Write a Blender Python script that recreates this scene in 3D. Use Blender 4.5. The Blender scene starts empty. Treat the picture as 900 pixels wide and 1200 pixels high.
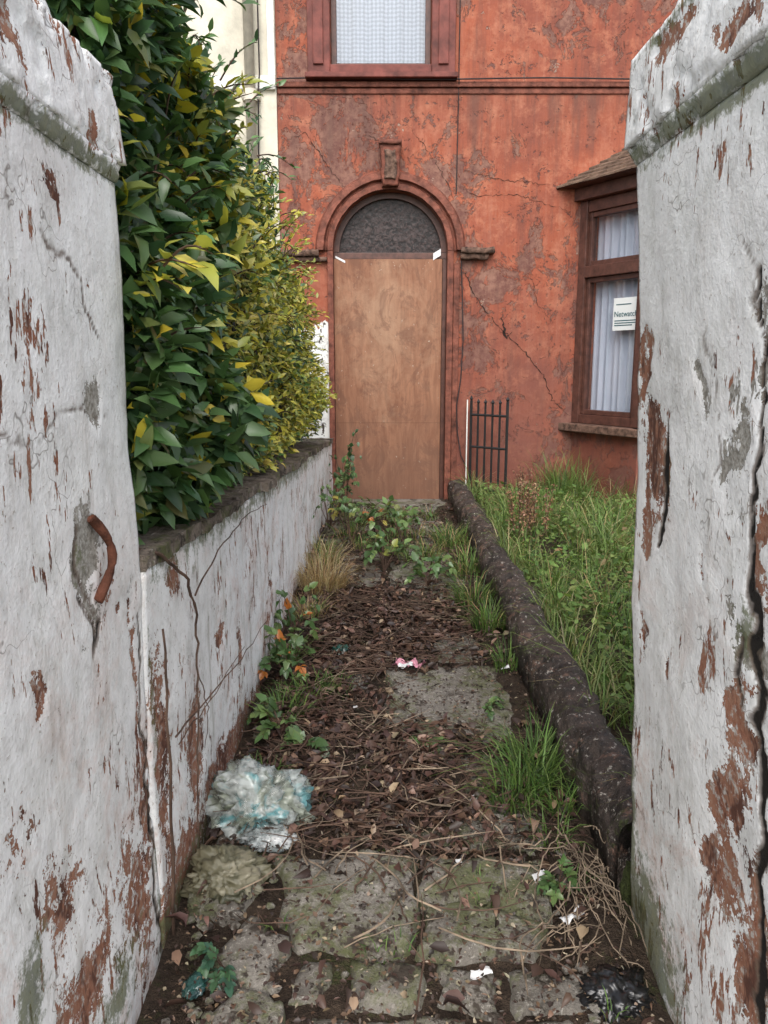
import bpy, bmesh, math, random
import numpy as np
from mathutils import Vector, noise as mn
random.seed(7); rng=np.random.default_rng(7)
scene=bpy.context.scene
scene.view_settings.view_transform='Standard'
try: scene.view_settings.look='None'
except Exception: pass
scene.view_settings.exposure=0

# ------------------------------------------------------------------ node helper
class Mat:
    def __init__(s,name,rough=.8,spec=.3):
        s.m=bpy.data.materials.new(name); s.m.use_nodes=True
        s.nt=s.m.node_tree; s.b=s.nt.nodes['Principled BSDF']; s.out=s.nt.nodes['Material Output']
        s.b.inputs['Roughness'].default_value=rough
        s.b.inputs['Specular IOR Level'].default_value=spec
        s.tc=s.nt.nodes.new('ShaderNodeTexCoord').outputs['Object']
        s.sep=None
    def put(s,inp,v):
        if isinstance(v,bpy.types.NodeSocket): s.nt.links.new(v,inp)
        elif isinstance(v,(tuple,list)) and len(v)==3 and inp.type=='RGBA': inp.default_value=(*v,1)
        else: inp.default_value=v
    def vec(s,sc,loc=(0,0,0)):
        n=s.nt.nodes.new('ShaderNodeMapping'); s.put(n.inputs['Vector'],s.tc); n.inputs['Scale'].default_value=sc; n.inputs['Location'].default_value=loc
        return n.outputs[0]
    def noise(s,scale,detail=5,rough=.6,dist=0,v=None):
        n=s.nt.nodes.new('ShaderNodeTexNoise'); s.put(n.inputs['Vector'],v if v else s.tc)
        n.inputs['Scale'].default_value=scale;n.inputs['Detail'].default_value=min(detail,4 if scale>5 else 6);n.inputs['Roughness'].default_value=rough;n.inputs['Distortion'].default_value=dist
        return n.outputs['Fac']
    def voro(s,scale,feature='DISTANCE_TO_EDGE',v=None,out='Distance'):
        n=s.nt.nodes.new('ShaderNodeTexVoronoi'); n.feature=feature; s.put(n.inputs['Vector'],v if v else s.tc); n.inputs['Scale'].default_value=scale
        return n.outputs[out]
    def mr(s,x,a,b,c=0.,d=1.):
        n=s.nt.nodes.new('ShaderNodeMapRange'); s.put(n.inputs[0],x)
        for i,k in enumerate((a,b,c,d)): n.inputs[i+1].default_value=k
        return n.outputs[0]
    def mix(s,f,a,b,mode='MIX'):
        n=s.nt.nodes.new('ShaderNodeMix'); n.data_type='RGBA'; n.blend_type=mode
        s.put(n.inputs[0],f); s.put(n.inputs[6],a); s.put(n.inputs[7],b); return n.outputs[2]
    def ma(s,op,a,b=0.):
        n=s.nt.nodes.new('ShaderNodeMath'); n.operation=op; s.put(n.inputs[0],a); s.put(n.inputs[1],b); return n.outputs[0]
    def att(s,name,col=False):
        n=s.nt.nodes.new('ShaderNodeAttribute'); n.attribute_name=name; return n.outputs['Color' if col else 'Fac']
    def attv(s,name):
        n=s.nt.nodes.new('ShaderNodeAttribute'); n.attribute_name=name
        q=s.nt.nodes.new('ShaderNodeSeparateXYZ'); s.put(q.inputs[0],n.outputs['Vector']); return q.outputs
    def xyz(s,i):
        if not s.sep:
            n=s.nt.nodes.new('ShaderNodeSeparateXYZ'); s.put(n.inputs[0],s.tc); s.sep=n
        return s.sep.outputs[i]
    def bump(s,h,strength=.5,dist=.01,prev=None):
        n=s.nt.nodes.new('ShaderNodeBump'); s.put(n.inputs['Height'],h); n.inputs['Strength'].default_value=strength; n.inputs['Distance'].default_value=dist
        if prev: s.put(n.inputs['Normal'],prev)
        s.nt.links.new(n.outputs[0],s.b.inputs['Normal']); return n.outputs[0]
    def col(s,c): s.put(s.b.inputs['Base Color'],c)
    def rough(s,c): s.put(s.b.inputs['Roughness'],c)

def simple(name,c,rough=.7,var=.35,scale=12,bs=.3,bd=.004,spec=.3):
    M=Mat(name,rough,spec); n=M.noise(scale,8,.65)
    d=tuple(k*(1-var) for k in c); l=tuple(min(1,k*(1+var*.6)) for k in c)
    M.col(M.mix(M.mr(n,.3,.7),d,l)); M.bump(M.noise(scale*4,3,.7),bs,bd); return M.m

# ---- peeling white paint (uses mask attribute: x patch, y crack, z moss)
def white_paint(name,flake=.0,dirty=.5,under=(.22,.078,.044)):
    M=Mat(name,.62,.35)
    big=M.noise(4.2,7,.78,.4)
    fl=M.noise(30,5,.70,.0,M.vec((1,1,.28)))
    dens=M.noise(2.6,2,.6,0,M.vec((1,1,1),(4,2,9)))
    pa,cr,mo=M.attv('mask')
    z=M.xyz(2)
    low=M.mr(z,1.2,0.,0.,.055)
    s1=M.ma('ADD',M.ma('ADD',fl,M.mr(dens,.34,.68,-.09,.10)),low)
    m1=M.mr(s1,.642-flake,.649-flake)
    edge=M.noise(20,5,.85)
    s2=M.ma('ADD',pa,M.ma('MULTIPLY',M.ma('SUBTRACT',edge,.5),2.8))
    s2=M.ma('MULTIPLY',s2,M.mr(pa,0.02,.12))
    m2=M.mr(s2,.52,.545)
    s3=M.mr(M.ma('ADD',big,low),.664-flake,.676-flake)
    mask=M.ma('MAXIMUM',M.ma('MAXIMUM',m1,m2),s3)
    g=M.noise(9,5,.82,0,M.vec((1,1,.6)))
    white=M.mix(M.mr(g,.48,.76),(.92,.92,.91),(.66,.66,.63))
    st=M.noise(11,4,.75,0,M.vec((1,1,.10)))
    white=M.mix(M.ma('MULTIPLY',M.mr(st,.55,.76),dirty),white,(.36,.33,.27))
    sp=M.noise(95,2,.7)
    white=M.mix(M.ma('MULTIPLY',M.mr(sp,.65,.71),.6),white,(.30,.24,.19))
    white=M.mix(M.ma('MULTIPLY',M.mr(big,.5,.62),M.mr(z,1.3,.2,.08,.65)),white,(.62,.43,.36))
    vd=M.nt.nodes.new('ShaderNodeVectorMath'); vd.operation='ADD'
    nz=M.nt.nodes.new('ShaderNodeTexNoise'); M.put(nz.inputs['Vector'],M.tc); nz.inputs['Scale'].default_value=7; nz.inputs['Detail'].default_value=3
    sc=M.nt.nodes.new('ShaderNodeVectorMath'); sc.operation='SCALE'; M.put(sc.inputs[0],nz.outputs['Color']); sc.inputs['Scale'].default_value=.4
    M.put(vd.inputs[0],M.tc); M.put(vd.inputs[1],sc.outputs[0])
    hv=M.voro(2.6,v=vd.outputs[0]); hair=M.ma('MULTIPLY',M.mr(hv,0.0,.007,1,0),M.mr(dens,.44,.56))
    white=M.mix(M.ma('MULTIPLY',hair,.75),white,(.14,.11,.09))
    un=M.mix(M.mr(edge,.35,.65),under,(.38,.20,.13))
    un=M.mix(M.mr(M.noise(44,4,.75),.53,.61),un,(.50,.46,.42))
    un=M.mix(M.mr(g,.52,.6),un,(.11,.045,.03))
    grey=M.mix(M.mr(sp,.35,.65),(.20,.185,.155),(.46,.44,.40))
    un=M.mix(M.mr(M.att('grey'),.2,.6),un,grey)
    c=M.mix(mask,white,un)
    mossc=M.mix(M.mr(edge,.35,.65),(.035,.045,.018),(.17,.20,.09))
    mm=M.mr(M.ma('ADD',mo,M.ma('MULTIPLY',M.ma('SUBTRACT',edge,.5),2.8)),.45,.85)
    mm=M.ma('MULTIPLY',mm,M.mr(mo,.02,.12))
    c=M.mix(M.ma('MULTIPLY',mm,.82),c,mossc)
    c=M.mix(M.ma('MULTIPLY',M.mr(M.ma('ADD',cr,M.ma('MULTIPLY',M.ma('SUBTRACT',edge,.5),.5)),.0,.3),.8),c,(.13,.09,.065))
    c=M.mix(M.mr(cr,.35,.7),c,(.014,.011,.009))
    M.col(c)
    h=M.ma('SUBTRACT',M.ma('SUBTRACT',M.ma('MULTIPLY',sp,.5),M.ma('MULTIPLY',mask,.9)),M.ma('MULTIPLY',g,.6))
    M.bump(h,.9,.0045)
    M.rough(M.mr(mask,0,1,.6,.92))
    return M.m

# ---- red rendered facade
def red_render(name='red_render_paint'):
    M=Mat(name,.66,.28); z=M.xyz(2); x=M.xyz(0)
    big=M.noise(1.1,6,.74,.4); pe=M.noise(3.4,7,.82,.5,M.vec((1,1,.8)))
    dens=M.noise(.9,3,.6,0,M.vec((1,1,1),(5,0,3)))
    base=M.mix(M.mr(big,.35,.66),(.345,.088,.041),(.225,.060,.036))
    base=M.mix(M.mr(M.noise(7,5,.8),.48,.68),base,(.40,.14,.078))
    s=M.ma('ADD',pe,M.mr(dens,.36,.60,-.11,.08))
    m=M.mr(s,.545,.56)
    c=M.mix(m,base,M.mix(M.mr(M.noise(14,5,.75),.4,.6),(.145,.056,.042),(.245,.12,.085)))
    m3=M.mr(M.noise(9,4,.85,.3,M.vec((1,1,1),(1,2,8))),.62,.635)
    c=M.mix(m3,c,(.14,.055,.042))
    m2=M.mr(M.noise(5,5,.8,0,M.vec((1,1,1),(7,7,7))),.65,.662)
    c=M.mix(m2,c,(.37,.25,.19))
    st=M.noise(7,4,.75,0,M.vec((1,1,.1)))
    c=M.mix(M.ma('MULTIPLY',M.mr(st,.48,.70),.55),c,(.10,.048,.038))
    c=M.mix(M.ma('MULTIPLY',M.mr(st,.48,.3),.2),c,(.42,.25,.18))
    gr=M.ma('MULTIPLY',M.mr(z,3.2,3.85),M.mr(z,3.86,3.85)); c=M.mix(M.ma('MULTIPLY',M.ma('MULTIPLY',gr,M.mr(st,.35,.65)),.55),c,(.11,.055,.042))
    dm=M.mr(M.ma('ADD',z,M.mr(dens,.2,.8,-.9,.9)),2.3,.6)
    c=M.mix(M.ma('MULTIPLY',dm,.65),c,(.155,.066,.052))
    zz=M.ma('ADD',z,M.mr(M.noise(9,5,.75),.2,.8,-.16,.16))
    wm=M.ma('MULTIPLY',M.mr(x,-.515,-.52),M.mr(zz,1.84,1.82))
    wcol=M.mix(M.mr(M.noise(8,5,.8,0,M.vec((1,1,.5))),.58,.62),(.80,.80,.77),(.07,.055,.045))
    c=M.mix(wm,c,wcol)
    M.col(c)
    h=M.ma('SUBTRACT',M.ma('MULTIPLY',M.noise(45,4,.75),.3),M.ma('MULTIPLY',M.ma('MAXIMUM',M.ma('MAXIMUM',m,m3),m2),.7))
    p=M.bump(M.noise(3,5,.6),.6,.03); M.bump(h,.9,.01,p)
    return M.m

MAT={}
MAT['white']=white_paint('peeling_white_paint')
MAT['white_wall']=white_paint('peeling_white_paint_wall',-.004,.7)
MAT['red']=red_render()
MAT['trim']=simple('red_brown_trim',(.20,.068,.044),.7,.7,11,.8,.01)
MAT['trimdark']=simple('weathered_trim',(.17,.10,.072),.8,.85,22,.9,.012)
MAT['winwood']=simple('brown_window_wood',(.10,.042,.030),.45,.5,15,.2,.002,.45)
MAT['redwood']=simple('red_window_surround',(.18,.052,.040),.6,.55,8,.4,.004,.3)
MAT['cream']=simple('cream_render',(.66,.62,.51),.75,.25,4,.5,.008)
MAT['creamband']=simple('white_render',(.74,.73,.68),.7,.25,6,.4,.006)
MAT['iron']=simple('black_iron',(.018,.018,.018),.45,.4,30,.4,.002,.5)
MAT['pipe']=simple('painted_pipe',(.62,.57,.47),.4,.25,9,.2,.002,.5)
MAT['cable']=simple('cable',(.04,.03,.03),.6)
MAT['crackdark']=simple('crack_dark',(.03,.018,.014),.95)
MAT['slate']=simple('roof_slate',(.18,.12,.085),.8,.75,9,.8,.01)
MAT['road']=simple('asphalt',(.05,.05,.052),.85,.3,30,.5,.006)
MAT['pvmt']=simple('pavement_concrete',(.24,.23,.21),.85,.35,6,.5,.006)
MAT['twig']=simple('twig_bark',(.105,.064,.045),.8,.7,10,.3,.002)
MAT['straw']=simple('dry_vine',(.27,.205,.145),.8,.75,10,.3,.002)
MAT['dark_int']=simple('dark_interior',(.02,.018,.016),.9)

def coping():
    M=Mat('coping_slate',.75,.35); n=M.noise(9,5,.8)
    c=M.mix(M.mr(n,.35,.62),(.065,.052,.040),(.22,.18,.145))
    c=M.mix(M.mr(M.noise(24,5,.8),.60,.68),c,(.38,.35,.30))
    c=M.mix(M.mr(M.noise(6,5,.75,0,M.vec((1,1,1),(2,2,2))),.52,.62),c,(.085,.090,.036))
    c=M.mix(M.mr(M.noise(11,5,.8,0,M.vec((1,1,1),(5,2,8))),.53,.60),c,(.04,.032,.025))
    M.col(c); M.bump(M.noise(24,5,.85),1.,.014); return M.m
MAT['coping']=coping()
def kerbm():
    M=Mat('damp_black_coping',.5,.45); n=M.noise(7,5,.82)
    c=M.mix(M.mr(n,.38,.62),(.018,.014,.012),(.075,.055,.045))
    c=M.mix(M.mr(M.noise(12,5,.82,0,M.vec((1,1,1),(2,6,2))),.56,.64),c,(.16,.095,.07))
    c=M.mix(M.mr(M.noise(9,5,.82,0,M.vec((1,1,1),(8,6,2))),.58,.66),c,(.055,.065,.02))
    c=M.mix(M.mr(M.noise(45,3,.75),.60,.66),c,(.36,.33,.29))
    M.col(c); M.rough(M.mr(n,.3,.7,.4,.85)); M.bump(M.noise(24,5,.85),1.,.022); return M.m
MAT['kerb']=kerbm()
def slabm():
    M=Mat('mossy_paving',.7,.4); n=M.noise(5,7,.78,.2)
    c=M.mix(M.mr(n,.35,.66),(.13,.115,.095),(.30,.275,.24))
    fine=M.noise(70,4,.85)
    c=M.mix(M.mr(fine,.54,.66),c,(.42,.395,.35))
    c=M.mix(M.ma('MULTIPLY',M.mr(M.noise(4.2,7,.82,0,M.vec((1,1,1),(2,1,2))),.48,.58),.75),c,(.105,.12,.038))
    c=M.mix(M.mr(M.noise(8,5,.82,0,M.vec((1,1,1),(5,1,2))),.55,.61),c,(.06,.047,.036))
    c=M.mix(M.mr(M.noise(30,5,.8,0,M.vec((1,1,1),(5,1,2))),.58,.65),c,(.045,.034,.027))
    M.col(c); p=M.bump(n,.6,.02); M.bump(fine,1.,.008,p); M.rough(M.mr(n,.3,.7,.6,.9)); return M.m
MAT['slab']=slabm()
def soilm():
    M=Mat('dark_soil',.9,.25); n=M.noise(12,5,.8)
    c=M.mix(M.mr(n,.35,.65),(.028,.019,.014),(.085,.06,.042))
    c=M.mix(M.mr(M.noise(4,6,.8),.56,.66),c,(.055,.065,.022))
    M.col(c); M.bump(M.noise(34,5,.85),1.,.03); return M.m
MAT['soil']=soilm()
def earth():
    M=Mat('ground_earth',.95,.2); n=M.noise(1.2,7,.7)
    M.col(M.mix(M.mr(n,.4,.6),(.06,.05,.035),(.05,.075,.025))); M.bump(M.noise(12,5,.8),.8,.03); return M.m
MAT['earth']=earth()
def ply():
    M=Mat('plywood',.68,.2)
    g=M.noise(5,4,.7,1.0,M.vec((2.2,1,.35))); g2=M.noise(60,4,.6,.3,M.vec((1,1,.06)))
    c=M.mix(M.mr(g,.34,.62),(.335,.168,.100),(.215,.098,.058))
    c=M.mix(M.ma('MULTIPLY',M.mr(g2,.46,.68),.3),c,(.14,.065,.042))
    z=M.xyz(2);x=M.xyz(0)
    cx=M.ma('ABSOLUTE',M.ma('ADD',x,-.02)); cz=M.ma('ABSOLUTE',M.ma('ADD',z,-1.85))
    bl=M.mr(M.ma('ADD',M.ma('ADD',M.ma('MULTIPLY',cx,1.3),M.ma('MULTIPLY',cz,.75)),M.mr(M.noise(3,6,.82,.5),.2,.8,-.75,.75)),.8,.05)
    c=M.mix(M.ma('MULTIPLY',bl,.5),c,(.44,.29,.19))
    c=M.mix(M.ma('MULTIPLY',M.mr(M.noise(5,5,.82,.8,M.vec((1,1,.6),(3,3,1))),.52,.6),.5),c,(.14,.068,.046))
    c=M.mix(M.mr(M.noise(26,3,.7,0,M.vec((1,1,.8),(3,3,1))),.69,.72),c,(.42,.34,.27))
    c=M.mix(M.ma('MULTIPLY',M.mr(M.ma('ADD',z,M.mr(M.noise(3,6,.8),.2,.8,-.5,.5)),1.2,.2),.6),c,(.16,.088,.060))
    d=M.ma('ABSOLUTE',M.ma('SUBTRACT',z,.93)); c=M.mix(M.mr(d,.001,.004,.5,0),c,(.09,.04,.025))
    M.col(c); M.bump(g2,.2,.002); return M.m
MAT['ply']=ply()
def leafm(name,rough=.42,trans=.25,spec=.45):
    M=Mat(name,rough,spec); c=M.att('col',True)
    M.col(c)
    t=M.nt.nodes.new('ShaderNodeBsdfTranslucent'); M.put(t.inputs[0],M.mix(1.,c,(1.3,1.35,.7),'MULTIPLY'))
    ms=M.nt.nodes.new('ShaderNodeMixShader'); ms.inputs[0].default_value=trans
    M.nt.links.new(M.b.outputs[0],ms.inputs[1]); M.nt.links.new(t.outputs[0],ms.inputs[2]); M.nt.links.new(ms.outputs[0],M.out.inputs[0])
    return M.m
MAT['leaf']=leafm('glossy_leaves',.34,.2,.55); MAT['grass']=leafm('grass_blades',.5,.3,.3)
_M=Mat('dead_leaves',.5,.45); _M.col(_M.att('col',True)); MAT['litter']=_M.m
def glassm(name,tint=(.8,.85,.85),k=.25):
    M=Mat(name,.05,.5); g=M.nt.nodes.new('ShaderNodeBsdfGlossy'); g.inputs['Roughness'].default_value=.03
    t=M.nt.nodes.new('ShaderNodeBsdfTransparent'); t.inputs[0].default_value=(*tint,1)
    ms=M.nt.nodes.new('ShaderNodeMixShader'); ms.inputs[0].default_value=k
    M.nt.links.new(t.outputs[0],ms.inputs[1]); M.nt.links.new(g.outputs[0],ms.inputs[2]); M.nt.links.new(ms.outputs[0],M.out.inputs[0]); return M.m
MAT['glass']=glassm('window_glass',(.82,.85,.88),.12)
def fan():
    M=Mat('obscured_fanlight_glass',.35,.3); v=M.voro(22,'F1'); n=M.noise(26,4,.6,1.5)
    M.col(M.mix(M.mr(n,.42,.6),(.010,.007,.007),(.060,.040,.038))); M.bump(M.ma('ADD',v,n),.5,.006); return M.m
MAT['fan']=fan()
def netm(name,pat):
    M=Mat(name,.9,.1); x=M.xyz(0); z=M.xyz(2)
    if pat:
        a=M.ma('SINE',M.ma('MULTIPLY',M.ma('ADD',x,z),88.)); b=M.ma('SINE',M.ma('MULTIPLY',M.ma('SUBTRACT',x,z),88.))
        f=M.mr(M.ma('ADD',M.ma('MULTIPLY',a,b),M.mr(M.noise(40,3,.6),.3,.7,-.3,.3)),-.3,.5); c=M.mix(f,(.25,.29,.34),(.48,.52,.58))
    else:
        c=M.mix(M.noise(4,4,.6),(.72,.74,.80),(.52,.55,.62))
    M.col(c); return M.m
MAT['net']=netm('net_curtain',False); MAT['lace']=netm('lace_curtain',True)
MAT['paper']=simple('paper_notice',(.75,.78,.76),.6,.04,5,.1,.001)
MAT['ink']=simple('notice_ink',(.02,.10,.12),.6,.1)
def bagm(name,cols,al=.55,rough=.25):
    M=Mat(name,rough,.7); n=M.noise(9,3,.6,1.2)
    c=M.mix(M.mr(n,.50,.60),cols[0],cols[1]); c=M.mix(M.mr(M.noise(11,3,.6,.5,M.vec((1,1,1),(3,3,1))),.5,.58),c,cols[2])
    M.col(c)
    if al<1: M.put(M.b.inputs['Alpha'],M.mr(M.noise(16,3,.6),.38,.62,al,.95))
    return M.m
MAT['bag']=bagm('thin_plastic',((.50,.54,.52),(.16,.36,.38),(.30,.33,.27)),.25,.2)
MAT['bagin']=bagm('plastic_contents',((.13,.15,.11),(.08,.20,.21),(.30,.32,.29)),1.,.35)
MAT['oldbag']=bagm('weathered_sack',((.13,.12,.07),(.06,.06,.032),(.24,.22,.15)),1.,.55)
MAT['binbag']=bagm('black_polythene',((.010,.010,.011),(.014,.014,.015),(.008,.008,.009)),1.,.3)
MAT['litwhite']=simple('litter_paper',(.72,.72,.72),.5,.15,30)
MAT['litpink']=simple('wrapper_pink',(.68,.30,.38),.35,.5,40)
MAT['mossm']=simple('moss_cushion',(.06,.075,.022),.95,.7,30,1.,.02)
MAT['rust']=simple('rusty_iron',(.15,.055,.032),.8,.5,30,.8,.006)

# ------------------------------------------------------------------ mesh helpers
def link(o,parent=None,mat=None):
    scene.collection.objects.link(o)
    if parent: o.parent=parent
    if mat: o.data.materials.append(MAT[mat] if isinstance(mat,str) else mat)
    return o
def empty(name,loc=(0,0,0)):
    e=bpy.data.objects.new(name,None); scene.collection.objects.link(e); return e
def obj(name,verts,faces,mat=None,parent=None,smooth=False):
    me=bpy.data.meshes.new(name); me.from_pydata([tuple(v) for v in verts],[],faces); me.validate(); me.update()
    if smooth: me.polygons.foreach_set('use_smooth',[True]*len(me.polygons))
    return link(bpy.data.objects.new(name,me),parent,mat)
def setattr_f(o,name,vals):
    a=o.data.attributes.new(name,'FLOAT','POINT'); a.data.foreach_set('value',np.asarray(vals,dtype=np.float32))
class Acc:
    def __init__(s): s.v=[];s.f=[]
    def box(s,x0,x1,y0,y1,z0,z1,fn=None,bev=0):
        c=[(x0,y0,z0),(x1,y0,z0),(x1,y1,z0),(x0,y1,z0),(x0,y0,z1),(x1,y0,z1),(x1,y1,z1),(x0,y1,z1)]
        if fn: c=[fn(p) for p in c]
        k=len(s.v); s.v+=c
        s.f+=[tuple(k+i for i in q) for q in ((0,3,2,1),(4,5,6,7),(0,1,5,4),(1,2,6,5),(2,3,7,6),(3,0,4,7))]
    def tube(s,pts,rad,n=5):
        pts=[Vector(p) for p in pts]; k0=len(s.v)
        for i,p in enumerate(pts):
            d=(pts[min(i+1,len(pts)-1)]-pts[max(i-1,0)])
            if d.length<1e-7: d=Vector((0,0,1))
            d.normalize(); a=d.cross(Vector((0,0,1)) if abs(d.z)<.9 else Vector((1,0,0))).normalized(); b=d.cross(a)
            r=rad[i] if isinstance(rad,(list,tuple)) else rad
            for j in range(n):
                t=2*math.pi*j/n; s.v.append(tuple(p+a*math.cos(t)*r+b*math.sin(t)*r))
        for i in range(len(pts)-1):
            for j in range(n):
                a0=k0+i*n+j; a1=k0+i*n+(j+1)%n; s.f.append((a0,a1,a1+n,a0+n))
        s.f.append(tuple(k0+j for j in range(n))); m=k0+(len(pts)-1)*n; s.f.append(tuple(m+j for j in range(n)))
    def make(s,name,mat,parent=None,smooth=False,bevel=0):
        o=obj(name,s.v,s.f,mat,parent,smooth)
        if bevel:
            b=o.modifiers.new('bev','BEVEL'); b.width=bevel; b.segments=2; b.limit_method='ANGLE'
        return o
def fbm(x,y,z,o=4):
    return mn.fractal(Vector((x,y,z)),1.0,2.0,o)
def gridbox(x0,x1,y0,y1,z0,z1,h):
    bm=bmesh.new()
    def grid(fn,a,b):
        na=max(1,int(round(a/h)));nb=max(1,int(round(b/h)))
        vs=[[bm.verts.new(fn(i/na,j/nb)) for j in range(nb+1)] for i in range(na+1)]
        for i in range(na):
            for j in range(nb): bm.faces.new((vs[i][j],vs[i+1][j],vs[i+1][j+1],vs[i][j+1]))
    X,Y,Z=x1-x0,y1-y0,z1-z0
    grid(lambda a,b:(x1,y0+a*Y,z0+b*Z),Y,Z); grid(lambda a,b:(x0,y1-a*Y,z0+b*Z),Y,Z)
    grid(lambda a,b:(x1-a*X,y1,z0+b*Z),X,Z); grid(lambda a,b:(x0+a*X,y0,z0+b*Z),X,Z)
    grid(lambda a,b:(x0+a*X,y0+b*Y,z1),X,Y); grid(lambda a,b:(x1-a*X,y0+b*Y,z0),X,Y)
    bmesh.ops.remove_doubles(bm,verts=bm.verts,dist=h*.05)
    return bm
def seg_dist(p,poly):
    best=9;
    for a,b in zip(poly[:-1],poly[1:]):
        ax,ay=a[0],a[1];bx,by=b[0],b[1]; dx,dy=bx-ax,by-ay; L=dx*dx+dy*dy
        t=max(0,min(1,((p[0]-ax)*dx+(p[1]-ay)*dy)/L)); d=math.hypot(p[0]-ax-t*dx,p[1]-ay-t*dy)
        w=a[2]+(b[2]-a[2])*t
        best=min(best,d/w)
    return best

def finish_masonry(name,bm,mat,parent,face_x,sign,patches,cracks,moss,lean=None,amp=.008):
    me=bpy.data.meshes.new(name)
    bm.verts.ensure_lookup_table(); MV=[];G=[]
    for v in bm.verts:
        x,y,z=v.co
        onf=abs(x-face_x)<.03
        n=fbm(x*3,y*3,z*3,3)
        p=g=c=0.0
        if onf:
            n2=fbm(x*22+3,y*22,z*22,3)
            j1=fbm(x*9+7,y*9,z*9,5)*.06; j2=fbm(x*9,y*9+5,z*9,5)*.06
            for (py,pz,ry,rz,k,gr) in patches:
                d=math.hypot((y+j1-py)/ry,(z+j2-pz)/rz)
                q=max(0,1.45-d)*k
                if q>p: p=q; g=gr if d<1.5 else 0
            if cracks:
                k1=y+j1*.6; k2=z+j2*.6
                vary=.75+.6*fbm(7,y*12,z*12,2)
                for poly in cracks:
                    d=seg_dist((k1,k2),poly)
                    if d<1.5: c=max(c,min(1.0,(1.5-d)*.9)*min(1,max(q_[2] for q_ in poly)/.0095*vary))
        else: n2=0
        m=0.0
        for (py,pz,ry,rz,k) in moss:
            d=math.hypot((y-py)/ry,(z-pz)/rz); m=max(m,max(0,1.3-d)*k)
        v.co.x+=(n*amp+n2*amp*.12); v.co.y+=fbm(x*3+9,y*3,z*3,4)*amp; v.co.z+=fbm(x*3,y*3+9,z*3,3)*amp*.5
        if onf: v.co.x-=sign*(min(1,p)*.004+c*.006)
        if lean: v.co.x+=lean(v.co.z)
        MV+=[min(1.2,p),c,m];G.append(float(g))
    bmesh.ops.recalc_face_normals(bm,faces=bm.faces)
    bm.to_mesh(me); bm.free()
    me.polygons.foreach_set('use_smooth',[True]*len(me.polygons))
    o=link(bpy.data.objects.new(name,me),parent,mat)
    a=me.attributes.new('mask','FLOAT_VECTOR','POINT'); a.data.foreach_set('vector',np.asarray(MV,dtype=np.float32))
    setattr_f(o,'grey',G)
    return o

# ------------------------------------------------------------------ numpy foliage
def mesh_np(name,V,F,C,mat,parent=None):
    N,k,_=V.shape
    me=bpy.data.meshes.new(name)
    me.vertices.add(N*k); me.vertices.foreach_set('co',V.astype(np.float32).ravel())
    sizes=np.array([len(f) for f in F]); flat=np.array([i for f in F for i in f])
    loops=(flat[None,:]+np.arange(N)[:,None]*k).ravel()
    me.loops.add(len(loops)); me.loops.foreach_set('vertex_index',loops.astype(np.int32))
    tot=np.tile(sizes,N); st=np.concatenate([[0],np.cumsum(tot)[:-1]])
    me.polygons.add(len(tot)); me.polygons.foreach_set('loop_start',st.astype(np.int32))
    me.polygons.foreach_set('use_smooth',np.ones(len(tot),bool))
    me.update(calc_edges=True)
    a=me.attributes.new('col','FLOAT_COLOR','POINT')
    cc=np.ones((N,k,4),np.float32); cc[:,:,:3]=C[:,None,:]; a.data.foreach_set('color',cc.ravel())
    return link(bpy.data.objects.new(name,me),parent,mat)
def nrm(a): return a/np.maximum(np.linalg.norm(a,axis=1,keepdims=True),1e-6)
LF=[(0,3,1),(0,2,3),(1,3,5,4),(3,2,6,5),(4,5,7),(5,6,7)]
def leaves(name,P,D,U,L,W,C,mat='leaf',fold=.12,curl=.2,parent=None):
    D=nrm(D); S=nrm(np.cross(D,U)); U2=np.cross(S,D); N=len(P)
    cu=curl*(rng.random(N)*1.6-.3); fo=fold*(.3+rng.random(N)*1.2)
    T=[(0,0,0,0),(.32,-.5,1,0),(.32,.5,1,0),(.32,0,0,.1),(.7,-.36,1,-.35),(.7,0,0,-.35),(.7,.36,1,-.35),(1,0,0,-1)]
    V=np.zeros((N,8,3))
    for i,(a,b,f,c) in enumerate(T):
        V[:,i]=P+D*(a*L)[:,None]+S*(b*W)[:,None]+U2*((f*fo*W*1.2)+(c*cu*L))[:,None]
    return mesh_np(name,V,LF,C,mat,parent)
GF=[(0,1,3,2),(2,3,5,4),(4,5,6)]
def blades(name,P,H,W,A,B,C,mat='grass',parent=None):
    N=len(P); lean=np.stack([np.cos(A),np.sin(A),np.zeros(N)],1); side=np.stack([-np.sin(A),np.cos(A),np.zeros(N)],1)
    tw=rng.uniform(-.9,.9,N); side=side*np.cos(tw)[:,None]+lean*np.sin(tw)[:,None]
    V=np.zeros((N,7,3)); up=np.array([0,0,1.])
    for i,(s,w) in enumerate(((0,1),(.4,.85),(.75,.55))):
        c=P+up*(H*(s-B*.45*s*s))[:,None]+lean*(H*B*s*s)[:,None]
        V[:,2*i]=c-side*(W*w*.5)[:,None]; V[:,2*i+1]=c+side*(W*w*.5)[:,None]
    V[:,6]=P+up*(H*(1-B*.62))[:,None]+lean*(H*B*1.0)[:,None]
    return mesh_np(name,V,GF,C,mat,parent)
def colr(N,choices,probs,var=.25):
    idx=rng.choice(len(choices),N,p=np.array(probs)/sum(probs)); c=np.array(choices,float)[idx]
    return c*rng.uniform(1-var,1+var,(N,1))*rng.uniform(.92,1.08,(N,3))
GREEN=(.075,.145,.048);DK=(.04,.088,.036);YEL=(.58,.48,.05);OLV=(.14,.16,.05);ORG=(.45,.15,.03)

def gz(y): return .027*(y-1.5) if y>1.5 else 0.0
def gzn(y): return np.where(y>1.5,.027*(y-1.5),0.)

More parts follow.
